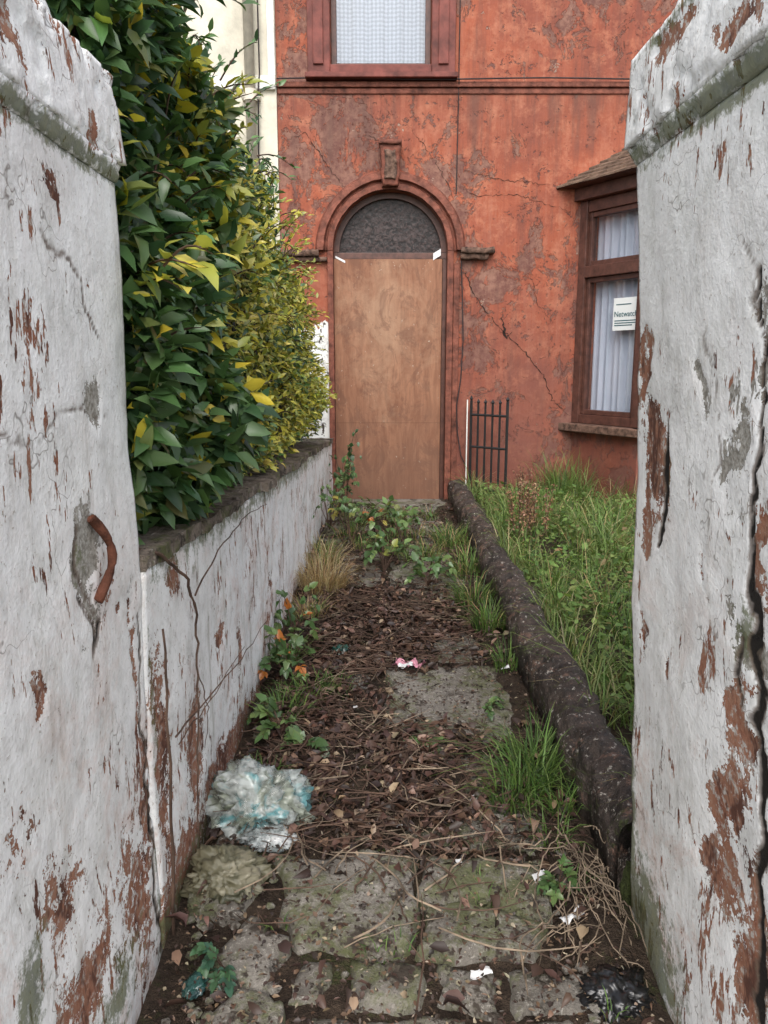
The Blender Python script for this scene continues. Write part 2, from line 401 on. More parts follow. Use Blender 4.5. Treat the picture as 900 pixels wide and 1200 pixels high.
# ================================================================== GROUND
obj('ground',[(-150,-150,-.06),(150,-150,-.06),(150,150,-.06),(-150,150,-.06)],[(0,1,2,3)],'earth')
A=Acc(); A.box(-40,40,-1.6,1.3,-.15,-.02); A.make('pavement','pvmt')
obj('road',[(-60,-9,-.05),(60,-9,-.05),(60,-1.602,-.05),(-60,-1.602,-.05)],[(0,1,2,3)],'road')

def mound(x,y):
    m=.018*fbm(x*3,y*3,2,4)
    m+=.05*math.exp(-((x+.02)/.33)**2-((y-2.55)/.36)**2)+.05*math.exp(-((x-.05)/.42)**2-((y-4.1)/.6)**2)
    m+=.035*math.exp(-((x+.35)/.2)**2-((y-3.2)/.9)**2)+.03*math.exp(-((x+.1)/.4)**2-((y-6.2)/.9)**2)
    m+=.05*math.exp(-((x-.6)/.12)**2)
    return m
vs=[];fs=[];nx,ny=50,240
for j in range(ny+1):
    y=1.25+(7.42-1.25)*j/ny
    for i in range(nx+1):
        x=-.62+1.5*i/nx; vs.append((x,y,gz(y)+mound(x,y)-.012+.006*fbm(x*14,y*14,0,3)))
for j in range(ny):
    for i in range(nx):
        a=j*(nx+1)+i; fs.append((a,a+1,a+nx+2,a+nx+1))
obj('soil_path',vs,fs,'soil',smooth=True)

def slab(acc,q,h=.022,tilt=(0,0),seed=0,res=.014):
    (x0,y0),(x1,y1),(x2,y2),(x3,y3)=q
    w=math.hypot(x1-x0,y1-y0); l=math.hypot(x3-x0,y3-y0); na=max(4,int(w/res)); nb=max(4,int(l/res)); k=len(acc.v)
    cx=(x0+x1+x2+x3)/4; cy=(y0+y1+y2+y3)/4
    for j in range(nb+1):
        for i in range(na+1):
            a=i/na;b=j/nb
            x=(x0*(1-a)+x1*a)*(1-b)+(x3*(1-a)+x2*a)*b; y=(y0*(1-a)+y1*a)*(1-b)+(y3*(1-a)+y2*a)*b
            e=min(a,1-a)*w; f=min(b,1-b)*l; d=min(e,f)
            jx=fbm(x*6,y*6,2,5)*.04; jy=fbm(x*6,y*6,7,5)*.04
            z=gz(y)+h+tilt[0]*(x-cx)+tilt[1]*(y-cy)+fbm(x*5,y*5,seed,4)*.008+fbm(x*22,y*22,seed,3)*.003
            if d<.004: z=gz(y)-.05
            elif d<res*1.2: z-=.006
            acc.v.append((x+jx,y+jy,z))
    for j in range(nb):
        for i in range(na):
            a=k+j*(na+1)+i; acc.f.append((a,a+1,a+na+2,a+na+1))
S=Acc()
slab(S,[(-.25,1.715),(.08,1.705),(.12,2.08),(-.33,2.10)],.034,(.01,0),1)
slab(S,[(.087,1.705),(.41,1.70),(.44,1.82),(.102,1.92)],.030,(-.01,.02),13)
slab(S,[(.104,1.925),(.44,1.826),(.47,2.06),(.127,2.075)],.036,(.0,-.01),14)
slab(S,[(-.12,1.55),(.10,1.545),(.11,1.69),(-.10,1.695)],.02,(0,.02),2)
slab(S,[(.115,1.55),(.28,1.56),(.27,1.685),(.125,1.69)],.018,(.02,.0),3)
slab(S,[(-.245,1.56),(-.14,1.55),(-.12,1.695),(-.22,1.70)],.012,(.05,.0),4)
slab(S,[(.30,1.55),(.53,1.53),(.52,1.68),(.29,1.685)],.01,(0,.0),5)
slab(S,[(-.5,1.62),(-.29,1.57),(-.25,1.75),(-.38,1.82)],.03,(.08,.05),6)
slab(S,[(-.55,1.86),(-.37,1.84),(-.34,2.06),(-.52,2.1)],.02,(-.05,0),7)
slab(S,[(-.44,1.44),(-.2,1.42),(-.22,1.54),(-.36,1.60)],.03,(.0,.1),8)
slab(S,[(-.5,1.22),(-.02,1.22),(-.03,1.40),(-.5,1.41)],.0,(0,0),9)
slab(S,[(-.18,1.42),(.2,1.42),(.2,1.53),(-.18,1.535)],.014,(0,0),30)
slab(S,[(.01,1.22),(.55,1.22),(.55,1.40),(.0,1.40)],.0,(0,0),10)
slab(S,[(.22,1.42),(.56,1.42),(.56,1.52),(.22,1.53)],.012,(0,0),31)
slab(S,[(.50,1.72),(.62,1.72),(.62,2.05),(.50,2.05)],.01,(-.1,0),11)
ys=[2.12,2.76,3.5,4.2,4.68,5.3,6.0,6.6,7.2]
for k in range(len(ys)-1):
    a,b=ys[k]+.01,ys[k+1]-.01; m=[.04,-.02,-.05,-.08,.02,.05,0.,.05][k]
    slab(S,[(-.56,a),(m-.01,a),(m-.02,b),(-.56,b)],.012,(random.uniform(-.02,.02),0),40+k,.04)
    slab(S,[(m+.01,a),(.62,a),(.62,b),(m+.02,b)],.032 if k in(1,4) else .012,(random.uniform(-.02,.02),0),60+k,.025)
S.make('path_paving',  'slab',smooth=True)
A=Acc(); A.box(-.50,.62,7.13,7.5,.02,.185); A.make('doorstep','slab',bevel=.012)

A=Acc()
for i in range(190):
    x=random.choice([random.uniform(-.54,-.28),random.uniform(.35,.6),random.uniform(-.5,.6)]); y=random.uniform(1.35,2.3); s=random.uniform(.004,.018)
    z=gz(y)+.02; k=len(A.v)
    bm=bmesh.new(); bmesh.ops.create_icosphere(bm,subdivisions=1,radius=s)
    for v in bm.verts: A.v.append((x+v.co.x*random.uniform(.8,1.5),y+v.co.y*random.uniform(.7,1.3),z+v.co.z*.6))
    A.f+=[tuple(k+v.index for v in f.verts) for f in bm.faces]; bm.free()
A.make('rubble_stones','slab')

def patch_ground(name,x0,x1,y0,y1,z,h,mat,amp=.04):
    vs=[];fs=[];nx=int((x1-x0)/h);ny=int((y1-y0)/h)
    for j in range(ny+1):
        for i in range(nx+1):
            x=x0+(x1-x0)*i/nx;y=y0+(y1-y0)*j/ny; vs.append((x,y,z+.02*(y-2)+amp*fbm(x*1.5,y*1.5,1,4)))
    for j in range(ny):
        for i in range(nx):
            a=j*(nx+1)+i; fs.append((a,a+1,a+nx+2,a+nx+1))
    return obj(name,vs,fs,mat,smooth=True)
patch_ground('garden_soil',.72,5.2,1.6,7.42,.14,.08,'soil')
patch_ground('neighbour_garden_soil',-6,-.74,1.5,7.42,.45,.12,'soil')

vs=[];fs=[];ns=22;L=320;K0=1.9
for j in range(L+1):
    y=K0+(7.36-K0)*j/L; wob=.025*fbm(.3,y*1.3,0,3); th=.285+.02*(y-2.2)+.02*fbm(0,y*2.5,5,3)
    seg=abs(((y-2.14)/.87)%1-.5)*2; joint=.016 if seg>.975 else 0
    cx=.715+wob
    for i in range(ns+1):
        a=math.pi*i/ns; r=.090-joint
        xx=math.cos(math.pi-a)*r; zz=math.sin(a)*.085
        n=fbm(xx*9,y*9,zz*9,4)*.022+fbm(xx*34,y*34,zz*34,3)*.008
        q=fbm(xx*6+4,y*6,zz*6,3)
        if q>.3: n-=.02*min(1,(q-.3)*5)
        vs.append((cx+xx*(1+n*8),y,th-.085+zz+n-joint))
    vs.append((cx+.085,y,0)); vs.append((cx-.072+fbm(1,y*6,3,3)*.012,y,-.05))
W=ns+3
for j in range(L):
    for i in range(W):
        a=j*W+i;b=j*W+(i+1)%W; fs.append((a,b,b+W,a+W))
fs.append(tuple(range(W))); fs.append(tuple(L*W+i for i in range(W)))
obj('path_edging_wall',vs,fs,'kerb',smooth=True)

# ================================================================== LEFT WALL
wall=empty('garden_wall')
bm=gridbox(-.86,-.575,1.765,7.38,-.1,1.0,.024)
def wtop(y): return 1.01-(y-1.75)*.0475
def wx(y): return (y-1.75)*.0135
patches=[(2.15,.35,.10,.20,.9,0),(1.95,.05,.3,.14,1.1,0),(2.5,.62,.05,.05,1,0),(2.0,.93,.08,.05,.9,0),(3.1,.05,.5,.09,1.0,0),(4.4,.08,.7,.08,1.,0),(2.8,.45,.05,.12,.7,0),(6.2,.1,.8,.1,.9,0),(1.84,.45,.05,.4,.8,0),(3.6,.5,.08,.06,.7,0),(2.6,.1,.4,.1,1.,0)]
moss=[(4.5,1.0,4,.10,.85),(2.,.0,.7,.12,.85),(3.5,.0,1.2,.15,.8),(5.5,.05,1.5,.16,.8),(1.8,.7,.03,.5,.6)]
o=finish_masonry('render',bm,'white_wall',wall,-.575,1,patches,[],moss,amp=.010)
for v in o.data.vertices:
    y=v.co.y; v.co.z=-.1+(v.co.z+.1)*(wtop(y)+.1)/1.1; v.co.x+=wx(y)
y=1.765; k=0
while y<7.3:
    l=random.uniform(.35,.6); y1=min(7.37,y+l-.008)
    bm=gridbox(-.875,-.560,y,y1,0,.04,.02)
    dz=random.uniform(-.005,.006);dx=random.uniform(-.016,.012)
    for v in bm.verts:
        p=v.co; t=wtop(p.y)
        n=fbm(p.x*8,p.y*8,p.z*8+k,4)
        p.x+=wx(p.y)+dx+n*.018; p.y+=fbm(p.x*9,p.y*9,k,3)*.01
        p.z+=t+dz+.003+fbm(p.x*14,p.y*14,k,4)*.007
    me=bpy.data.meshes.new('coping_%d'%k); bm.to_mesh(me); bm.free()
    link(bpy.data.objects.new('coping_%d'%k,me),wall,'coping'); y=y1+.008; k+=1
A=Acc(); yy=1.9
while yy<6.9:
    A.tube([(-.72,yy,.85),(-.72,yy,1.62)],.009,6); A.tube([(-.72,yy,1.62),(-.72,yy,1.66),(-.72,yy,1.72)],[.009,.018,.001],6); yy+=.125
A.tube([(-.72,1.8,1.5),(-.72,6.95,1.4)],.012,5); A.tube([(-.72,1.8,1.14),(-.72,6.95,1.0)],.012,5)
A.make('iron_railing','iron')

# ================================================================== PILLARS
pl=empty('gate_pillar')
patchL=[(1.45,1.12,.055,.11,1.15,1),(1.52,1.43,.045,.045,1.0,1),(1.25,.55,.12,.10,.6,0),(1.62,.25,.12,.22,.7,0),(1.72,.5,.03,.35,.7,0),(1.2,.95,.03,.03,.8,0),(1.08,1.1,.03,.1,.8,0),(1.3,.30,.2,.1,.8,0),(1.7,.85,.02,.1,.7,0),(1.1,.75,.08,.1,.5,0),(1.62,.98,.02,.03,.7,0),(1.58,1.66,.015,.02,.8,0)]
crL=[[(1.60,1.55,.004),(1.48,1.68,.0055),(1.38,1.73,.004)],[(1.5,1.0,.006),(1.46,.96,.009),(1.41,1.04,.004)],[(1.745,.0,.010),(1.735,.4,.007),(1.75,.9,.004)],[(1.15,1.38,.0034),(1.35,1.40,.0034),(1.62,1.41,.0034)],[(1.47,1.0,.004),(1.415,1.1,.006),(1.42,1.2,.004)]]
mossL=[(1.1,.47,.08,.12,1.0),(1.45,.15,.2,.12,.7),(1.43,1.13,.05,.08,.5),(1.4,1.88,.6,.022,.8),(1.75,.1,.05,.4,.6)]
bm=gridbox(-1.30,-.58,.82,1.76,-.05,1.88,.008)
finish_masonry('shaft',bm,'white',pl,-.58,1,patchL,crL,mossL,amp=.008)
def cap(parent,x0,x1,y0,y1,z0,sgn,facex,steps,moss,lean=None,patches=[]):
    for i,(d,za,zb,t) in enumerate(steps):
        bm=gridbox(x0-d,x1+d,y0-d,y1+d,z0+za,z0+zb,.010)
        for v in bm.verts:
            f=(v.co.z-z0-za)/(zb-za); s=t*f
            v.co.x+=s*(1 if v.co.x<(x0+x1)/2 else -1) if abs(v.co.x-(x0+x1)/2)>s else 0
            v.co.y+=s*(1 if v.co.y<(y0+y1)/2 else -1) if abs(v.co.y-(y0+y1)/2)>s else 0
            if abs(v.co.x-(x0+x1)/2)>.3 or v.co.y>y1-.03:
                q=fbm(v.co.y*15,v.co.x*15,v.co.z*15+i,5)
                if f<.25 and i==1: q+=.35*(1-f/.25)
                if q>.25: v.co.x+=sgn*-.007*min(1,(q-.25)*9)
        finish_masonry('cap_%d'%i,bm,'white',parent,facex+sgn*d,sgn,patches,[],moss,amp=.005,lean=lean)
capmoss=[(1.4,1.895,.8,.026,1.0),(1.4,2.11,.8,.02,.65)]
cap(pl,-1.30,-.58,.82,1.76,1.882,1,-.58,[(.004,0,.035,-.014),(.022,.037,.21,.012),(-.05,.213,.55,.12)],capmoss,patches=[(1.5,2.3,.5,.2,.75,0),(1.3,2.0,.06,.04,.8,0),(1.6,1.94,.04,.03,.8,0)])
A=Acc(); pts=[(-.575+.02*math.sin(math.pi*t/10),1.50+.045*math.sin(math.pi*t/10)-.02,1.20-.17*t/10) for t in range(11)]
A.tube(pts,[.010,.011,.010,.009,.009,.010,.009,.009,.010,.011,.012],7); A.make('hinge_bracket','rust',pl,True)

pr=empty('gate_pillar.001')
lean=lambda z: .055-.05*z
patchR=[(1.80,1.47,.035,.12,1.1,0),(1.71,1.30,.07,.12,1.1,0),(1.75,1.12,.05,.10,1.0,0),(1.62,1.28,.03,.08,1.,0),(1.24,.88,.05,.10,1.,0),(1.28,.68,.07,.12,1.,0),(1.33,.55,.10,.08,.8,0),(1.20,1.22,.03,.09,1.1,0),(1.15,.45,.08,.2,.9,0),(1.6,.8,.02,.05,.7,0),(1.45,1.45,.03,.09,.9,1),(1.23,1.05,.06,.05,1.,1),(1.75,.85,.02,.06,.7,0),(1.4,1.1,.02,.06,.7,0),(1.3,1.35,.03,.09,.8,1),(1.22,1.5,.03,.1,.7,1)]
crR=[[(1.25,1.62,.003),(1.22,1.45,.004),(1.24,1.22,.008),(1.20,1.0,.013),(1.15,.80,.011),(1.15,.62,.014),(1.12,.40,.016),(1.05,.1,.03)],
     [(1.64,1.38,.005),(1.63,1.28,.015),(1.64,1.16,.007),(1.66,1.10,.004)],
     [(1.25,1.06,.004),(1.27,.98,.008),(1.22,.92,.005)],
     [(1.42,1.55,.0032),(1.35,1.33,.0036),(1.39,1.2,.0032)],[(1.3,1.7,.0032),(1.24,1.55,.004)]]
mossR=[(1.24,1.05,.06,.08,.8),(1.62,1.24,.03,.08,.6),(1.86,.25,.08,.45,1.1),(1.72,.06,.30,.26,1.15),(1.4,1.925,.6,.025,.85),(1.13,.35,.05,.3,.5)]
bm=gridbox(.61,1.36,.80,1.83,-.05,1.93,.008)
finish_masonry('shaft',bm,'white',pr,.61,-1,patchR,crR,mossR,lean=lean,amp=.008)
cap(pr,.61,1.36,.80,1.83,1.932,-1,.61,[(.004,0,.035,-.014),(.024,.037,.22,.010),(-.03,.223,.6,.12)],[(1.4,1.945,.8,.03,1.05),(1.4,2.14,.8,.022,.75)],lean,patches=[(1.6,2.12,.1,.03,.9,0),(1.3,2.03,.08,.03,.8,0)])
for nm,x0,x1 in (('boundary_wall',-6,-1.31),('boundary_wall.001',1.42,5.2)):
    bm=gridbox(x0,x1,1.2,1.48,-.1,1.0,.06); finish_masonry(nm,bm,'white_wall',None,99,1,[],[],[(0,0,9,.2,.5)],amp=.012)

# ================================================================== RED HOUSE
house=empty('terraced_house'); FY=7.4
XL,XR,AC,AZ,AR=-.47,.585,.0575,2.51,.5275
def grid_face(A,x0,x1,z0,z1,y=FY):
    k=len(A.v); A.v+=[(x0,y,z0),(x1,y,z0),(x1,y,z1),(x0,y,z1)]; A.f.append((k,k+1,k+2,k+3))
A=Acc(); W0,W1,WZ0,WZ1=-.47,.415,4.06,5.7
grid_face(A,-.95,XL,-.1,6.8); grid_face(A,XR,5.0,-.1,6.8); grid_face(A,W1,XR,3.9,6.8); grid_face(A,XL,W1,3.9,WZ0); grid_face(A,XL,W1,WZ1,6.8)
n=32; arc=[(AC-AR*math.cos(math.pi*i/n),AZ+AR*math.sin(math.pi*i/n)) for i in range(n+1)]
for i in range(n):
    k=len(A.v);(a,b),(c,d)=arc[i],arc[i+1]; A.v+=[(a,FY,b),(c,FY,d),(c,FY,3.9),(a,FY,3.9)]; A.f.append((k,k+1,k+2,k+3))
def strip(A,pts,y0,y1):
    for (a,b),(c,d) in zip(pts[:-1],pts[1:]):
        k=len(A.v);A.v+=[(a,y0,b),(c,y0,d),(c,y1,d),(a,y1,b)];A.f.append((k,k+1,k+2,k+3))
strip(A,[(XL,0)]+arc+[(XR,0)],FY,FY+.3)
strip(A,[(W0,WZ0),(W0,WZ1),(W1,WZ1),(W1,WZ0),(W0,WZ0)],FY,FY+.2)
for q in ([(5,FY,-.1),(5,15,-.1),(5,15,6.8),(5,FY,6.8)],[(-.95,15,-.1),(5,15,-.1),(5,15,6.8),(-.95,15,6.8)]):
    k=len(A.v);A.v+=q;A.f.append((k,k+1,k+2,k+3))
A.make('front_wall','red',house)
A=Acc(); A.v+=[(-.95,7.15,6.8),(5.2,7.15,6.8),(5.2,11.2,9.2),(-.95,11.2,9.2),(5.2,15.2,6.8),(-.95,15.2,6.8)];A.f+=[(0,1,2,3),(3,2,4,5)]
A.make('roof','slate',house)
prof=[(.524,.0),(.528,-.045),(.575,-.045),(.588,-.02),(.60,-.02),(.612,-.062),(.668,-.055),(.685,-.02),(.69,.0)]
vs=[];fs=[];n=64
for i in range(n+1):
    a=math.pi*i/n
    for r,yo in prof: 
        w=fbm(math.cos(a)*6,r*20,math.sin(a)*6,4)*.012
        vs.append((AC-(r+w*.5)*math.cos(a),FY+yo+w*.6,AZ+(r+w*.5)*math.sin(a)))
m=len(prof)
for i in range(n):
    for j in range(m-1): a=i*m+j; fs.append((a,a+1,a+m+1,a+m))
obj('arch_moulding',vs,fs,'trim',house)
A=Acc()
A.box(XR-.003,XR+.055,FY-.04,FY+.02,.15,AZ-.002); A.box(XR+.058,XR+.115,FY-.02,FY+.02,.15,AZ-.11)
A.box(XL-.05,XL+.003,FY-.04,FY+.02,.15,AZ-.002)
A.make('door_jambs','trim',house,bevel=.006)
def rough_box(name,x0,x1,y0,y1,z0,z1,mat,amp=.01,h=.025,fn=None):
    bm=gridbox(x0,x1,y0,y1,z0,z1,h)
    for v in bm.verts:
        p=v.co.copy(); v.co+=Vector((fbm(*(p*14),4),fbm(*(p*14+Vector((5,5,5))),4),fbm(*(p*14+Vector((9,1,5))),4)))*amp
        if fn: v.co=Vector(fn(v.co))
    me=bpy.data.meshes.new(name); bm.to_mesh(me); bm.free(); me.polygons.foreach_set('use_smooth',[True]*len(me.polygons))
    return link(bpy.data.objects.new(name,me),house,mat)
rough_box('impost_ledge_top',XR+.118,XR+.42,FY-.095,FY+.02,AZ-.03,AZ+.015,'trimdark'); rough_box('impost_ledge_under',XR+.118,XR+.37,FY-.065,FY+.02,AZ-.08,AZ-.033,'trimdark')
rough_box('impost_ledge_top_l',-.93,XL-.125,FY-.085,FY+.02,AZ-.055,AZ,'trimdark'); rough_box('impost_ledge_under_l',-.92,XL-.053,FY-.055,FY+.02,AZ-.1,AZ-.058,'trimdark')
rough_box('keystone',-.085,.085,0,.13,0,.34,'trim',.016,.02,lambda p:(AC+p[0]*(.85+.2*p[2]/.36),FY-.12+p[1],3.05+p[2]))
rough_box('keystone_face',-.05,.05,0,.03,.05,.29,'trimdark',.018,.015,lambda p:(AC+p[0],FY-.138+p[1],3.05+p[2]))
rough_box('keystone_cap',-.10,.10,0,.14,.342,.378,'trim',.006,.02,lambda p:(AC+p[0],FY-.14+p[1],3.05+p[2]))
A=Acc(); A.box(-.948,5.0,FY-.035,FY+.02,3.885,3.93); A.box(-.946,5.0,FY-.015,FY+.02,3.835,3.882)
A.make('string_course','trim',house,bevel=.008)
A=Acc(); A.tube([(-.94+i*.3,FY-.055,3.945+.006*math.sin(i)) for i in range(20)],.007,5); A.tube([(.665,FY-.012,6.7),(.66,FY-.012,3.96),(.66,FY-.05,3.93),(.66,FY-.012,3.87),(.655,FY-.012,3.0)],.005,5)
A.tube([(.71,FY-.03,2.42),(.725,FY-.03,2.1),(.74,FY-.03,1.7),(.725,FY-.03,1.35),(.69,FY-.03,1.1),(.70,FY-.03,.85),(.74,FY-.03,.62),(.80,FY-.03,.5)],.006,5)
A.make('wall_cables','cable',house)
A=Acc(); A.box(XL+.004,XR-.045,FY+.035,FY+.055,.165,2.44); A.make('plywood_board','ply',house,bevel=.002)
A=Acc(); A.box(XR-.042,XR-.002,FY+.05,FY+.12,.165,2.44); A.box(XL+.002,XR-.002,FY+.058,FY+.12,2.442,2.50); A.make('door_frame','winwood',house,bevel=.004)
A=Acc()
for t in np.linspace(0,math.pi,25)[:-1]:
    t2=t+math.pi/24
    k=len(A.v)
    for (r,yy) in ((.526,.10),(.475,.10),(.475,.15)):
        A.v+=[(AC-r*math.cos(t),FY+yy,AZ+r*math.sin(t)),(AC-r*math.cos(t2),FY+yy,AZ+r*math.sin(t2))]
    A.f+=[(k,k+1,k+3,k+2),(k+2,k+3,k+5,k+4)]
A.make('fanlight_frame','winwood',house)
obj('fanlight_glass',[(AC-.527*math.cos(math.pi*i/32),FY+.15,AZ-.01+.527*math.sin(math.pi*i/32)) for i in range(33)],[tuple(range(33))],'fan',house)
A=Acc()
A.box(0,.09,0,.004,0,.02,lambda p:(XL+.02+p[0],FY+.03+p[1],2.45+p[2]+p[0]*-.5)); A.box(0,.07,0,.004,0,.06,lambda p:(XR-.13+p[0],FY+.03+p[1],2.43+p[2]+p[0]*.6))
A.make('tape_scraps','litwhite',house)
obj('hallway_backing',[(-.8,FY+.31,-.1),(.9,FY+.31,-.1),(.9,FY+.31,3.3),(-.8,FY+.31,3.3)],[(0,1,2,3)],'dark_int',house)
A=Acc()
A.box(W0-.20,W0-.002,FY-.05,FY+.02,3.99,5.9); A.box(W1+.002,W1+.21,FY-.05,FY+.02,3.99,5.9); A.box(W0-.001,W1+.001,FY-.05,FY+.02,5.702,5.9)
A.box(W0-.22,W1+.23,FY-.10,FY+.02,3.945,3.988); A.box(W0-.001,W1+.001,FY-.075,FY+.1,3.99,4.055)
A.box(W0-.15,W0-.06,FY-.07,FY-.052,4.06,5.85); A.box(W1+.06,W1+.15,FY-.07,FY-.052,4.06,5.85)
A.make('window_surround','redwood',house,bevel=.006)
A=Acc(); A.box(W0+.002,W0+.05,FY+.06,FY+.12,4.06,5.69);A.box(W1-.05,W1-.002,FY+.06,FY+.12,4.06,5.69);A.box(W0+.051,W1-.051,FY+.06,FY+.12,4.06,4.11);A.box(W0+.051,W1-.051,FY+.06,FY+.12,4.95,5.0);A.box(W0+.051,W1-.051,FY+.06,FY+.12,5.62,5.69)
A.make('sash_frame','winwood',house,bevel=.004)
obj('sash_glass',[(W0,FY+.09,4.06),(W1,FY+.09,4.06),(W1,FY+.09,5.7),(W0,FY+.09,5.7)],[(0,1,2,3)],'glass',house)
vs=[];fs=[]
for i in range(81):
    x=W0+(W1-W0)*i/80; 
    for z in(4.06,5.7): vs.append((x,FY+.155+.010*math.sin(x*34)+.006*math.sin(x*77),z))
for i in range(80): fs.append((2*i,2*i+2,2*i+3,2*i+1))
obj('lace',vs,fs,'lace',house,True)
def crack_ribbon(A,pts,w):
    P=[]
    for (a,b) in zip(pts[:-1],pts[1:]):
        n=max(3,int(math.hypot(b[0]-a[0],b[1]-a[1])/.022))
        for i in range(n): 
            t=i/n;P.append((a[0]+(b[0]-a[0])*t+random.uniform(-.012,.012),a[1]+(b[1]-a[1])*t+random.uniform(-.012,.012)))
    P.append(pts[-1]); k=len(A.v);n=len(P)
    for i,p in enumerate(P):
        q=P[min(i+1,n-1)];o=P[max(i-1,0)];dx,dz=q[0]-o[0],q[1]-o[1];l=math.hypot(dx,dz)or 1
        ww=w*random.uniform(.15,1.3)*math.sin(math.pi*(i+.4)/n)**.5
        A.v+=[(p[0]-dz/l*ww,FY-.004,p[1]+dx/l*ww),(p[0]+dz/l*ww,FY-.004,p[1]-dx/l*ww)]
    for i in range(n-1): a=k+2*i; A.f.append((a,a+1,a+3,a+2))
A=Acc()
crack_ribbon(A,[(.70,2.40),(.85,2.1),(1.05,1.85),(1.13,1.75)],.005); crack_ribbon(A,[(1.05,1.85),(1.3,1.62),(1.5,1.4),(1.6,1.15),(1.78,1.0)],.005)
crack_ribbon(A,[(1.1,1.92),(1.15,1.72),(1.2,1.78)],.011)
crack_ribbon(A,[(-.9,3.45),(-.7,3.52),(-.55,3.3),(-.42,3.12),(-.30,3.0)],.003); crack_ribbon(A,[(.2,3.6),(.45,3.3),(.6,3.05),(.66,2.85)],.0025)
crack_ribbon(A,[(.7,3.2),(1.1,3.12),(1.5,3.08)],.0025); crack_ribbon(A,[(.62,3.1),(.85,2.98),(1.2,3.0),(1.7,2.85)],.0028); crack_ribbon(A,[(-.15,3.5),(.0,3.44)],.0025)
crack_ribbon(A,[(1.35,2.3),(1.45,2.0),(1.55,1.9)],.0025)
A.make('render_cracks','crackdark',house)

# bay window
bay=empty('bay_window'); bay.parent=house
Pb=[Vector((1.80,7.4)),Vector((2.22,6.72)),Vector((3.9,6.72)),Vector((4.32,7.4))]
def seg_fn(a,b):
    d=(b-a).normalized(); nn=Vector((d.y,-d.x)); 
    if nn.y>0: nn=-nn
    return d,nn,(b-a).length
acc={k:Acc() for k in('wall','sill','frame','fascia')}
for si in range(3):
    a,b=Pb[si],Pb[si+1]; d,nn,Ln=seg_fn(a,b)
    f=lambda p,a=a,d=d,nn=nn:(a.x+d.x*p[0]+nn.x*p[1],a.y+d.y*p[0]+nn.y*p[1],p[2])
    acc['wall'].box(0,Ln,-.12,0,-.1,.86,f)
    acc['sill'].box(-.06 if si else -.12,Ln+.06,-.14,.11,.862,.935,f)
    fr=acc['frame']
    fr.box(.0,.085,-.10,.012,.937,2.93,f); fr.box(Ln-.085,Ln,-.10,.0125,.937,2.93,f)
    fr.box(.087,Ln-.087,-.10,.0,.937,1.02,f); fr.box(.087,Ln-.087,-.10,.0,2.83,2.93,f); fr.box(.087,Ln-.087,-.10,.018,2.26,2.36,f)
    for z0,z1 in((1.02,2.26),(2.36,2.83)):
        fr.box(.088,.125,-.08,-.02,z0+.001,z1-.001,f);fr.box(Ln-.125,Ln-.088,-.08,-.02,z0+.001,z1-.001,f);fr.box(.126,Ln-.126,-.08,-.02,z0+.001,z0+.045,f);fr.box(.126,Ln-.126,-.08,-.02,z1-.045,z1-.001,f)
    if si==1:
        for q in(.33,.66): fr.box(Ln*q-.04,Ln*q+.04,-.1,.006,1.021,2.829,f)
    acc['fascia'].box(-.03,Ln+.03,-.1,.07,2.932,3.04,f)
    obj('pane_%d'%si,[f((.1,-.05,1.0)),f((Ln-.1,-.05,1.0)),f((Ln-.1,-.05,2.85)),f((.1,-.05,2.85))],[(0,1,2,3)],'glass',bay)
    vs=[];fs=[];n=int(Ln*90)
    for i in range(n+1):
        s=.03+(Ln-.06)*i/n
        for j,z in enumerate((1.0,1.6,2.3,2.9)):
            vs.append(f((s,-.15+.022*math.sin(s*75+j*.25)+.012*math.sin(s*31+1),z)))
    for i in range(n):
        for j in range(3): k=i*4+j; fs.append((k,k+4,k+5,k+1))
    obj('net_curtain_%d'%si,vs,fs,'net',bay,True)
acc['wall'].make('bay_base','red',bay); acc['sill'].make('bay_sill','trimdark',bay,bevel=.01); acc['frame'].make('bay_frames','winwood',bay,bevel=.005); acc['fascia'].make('bay_fascia','winwood',bay,bevel=.006)
ev=[Vector((1.56,7.4,3.045)),Vector((2.10,6.52,3.045)),Vector((4.02,6.52,3.045)),Vector((4.56,7.4,3.045))]
tp=[Vector((2.42,7.4,3.52)),Vector((2.55,7.38,3.52)),Vector((3.6,7.38,3.52)),Vector((3.7,7.4,3.52))]
A=Acc(); R=9
for si in range(3):
    for r in range(R):
        t0,t1=r/R,(r+1.15)/R
        a0=ev[si].lerp(tp[si],t0);b0=ev[si+1].lerp(tp[si+1],t0);a1=ev[si].lerp(tp[si],min(1,t1));b1=ev[si+1].lerp(tp[si+1],min(1,t1))
        up=Vector((0,0,.016)); L=(b0-a0).length; n=max(2,int(L/.16)); off=.5*(r%2)
        for i in range(n+1):
            u0=max(0,(i-off)/n);u1=min(1,(i+1-off)/n)
            if u1<=u0+.01: continue
            g=.002/L; j=Vector((0,0,random.uniform(0,.008)))
            k=len(A.v); p=[a0.lerp(b0,u0+g)+up+j,a0.lerp(b0,u1-g)+up+j,a1.lerp(b1,u1-g)+j*.3,a1.lerp(b1,u0+g)+j*.3]
            A.v+=[tuple(q) for q in p]+[tuple(p[0]-up),tuple(p[1]-up)]; A.f+=[(k,k+1,k+2,k+3),(k+4,k+5,k+1,k)]
A.make('bay_roof','slate',bay)
A=Acc(); A.tube([ev[1]+Vector((0,0,.03)),tp[1]+Vector((0,0,.03))],.03,6); A.tube([ev[2]+Vector((0,0,.03)),tp[2]+Vector((0,0,.03))],.03,6); A.make('bay_hips','slate',bay)
obj('bay_soffit',[(e.x,e.y,3.042) for e in ev],[(0,1,2,3)],'winwood',bay)
d,nn,Ln=seg_fn(Pb[0],Pb[1]); 
def nf(s,o,z): return (Pb[0].x+d.x*s+nn.x*o,Pb[0].y+d.y*s+nn.y*o,z)
notice=empty('window_notice')
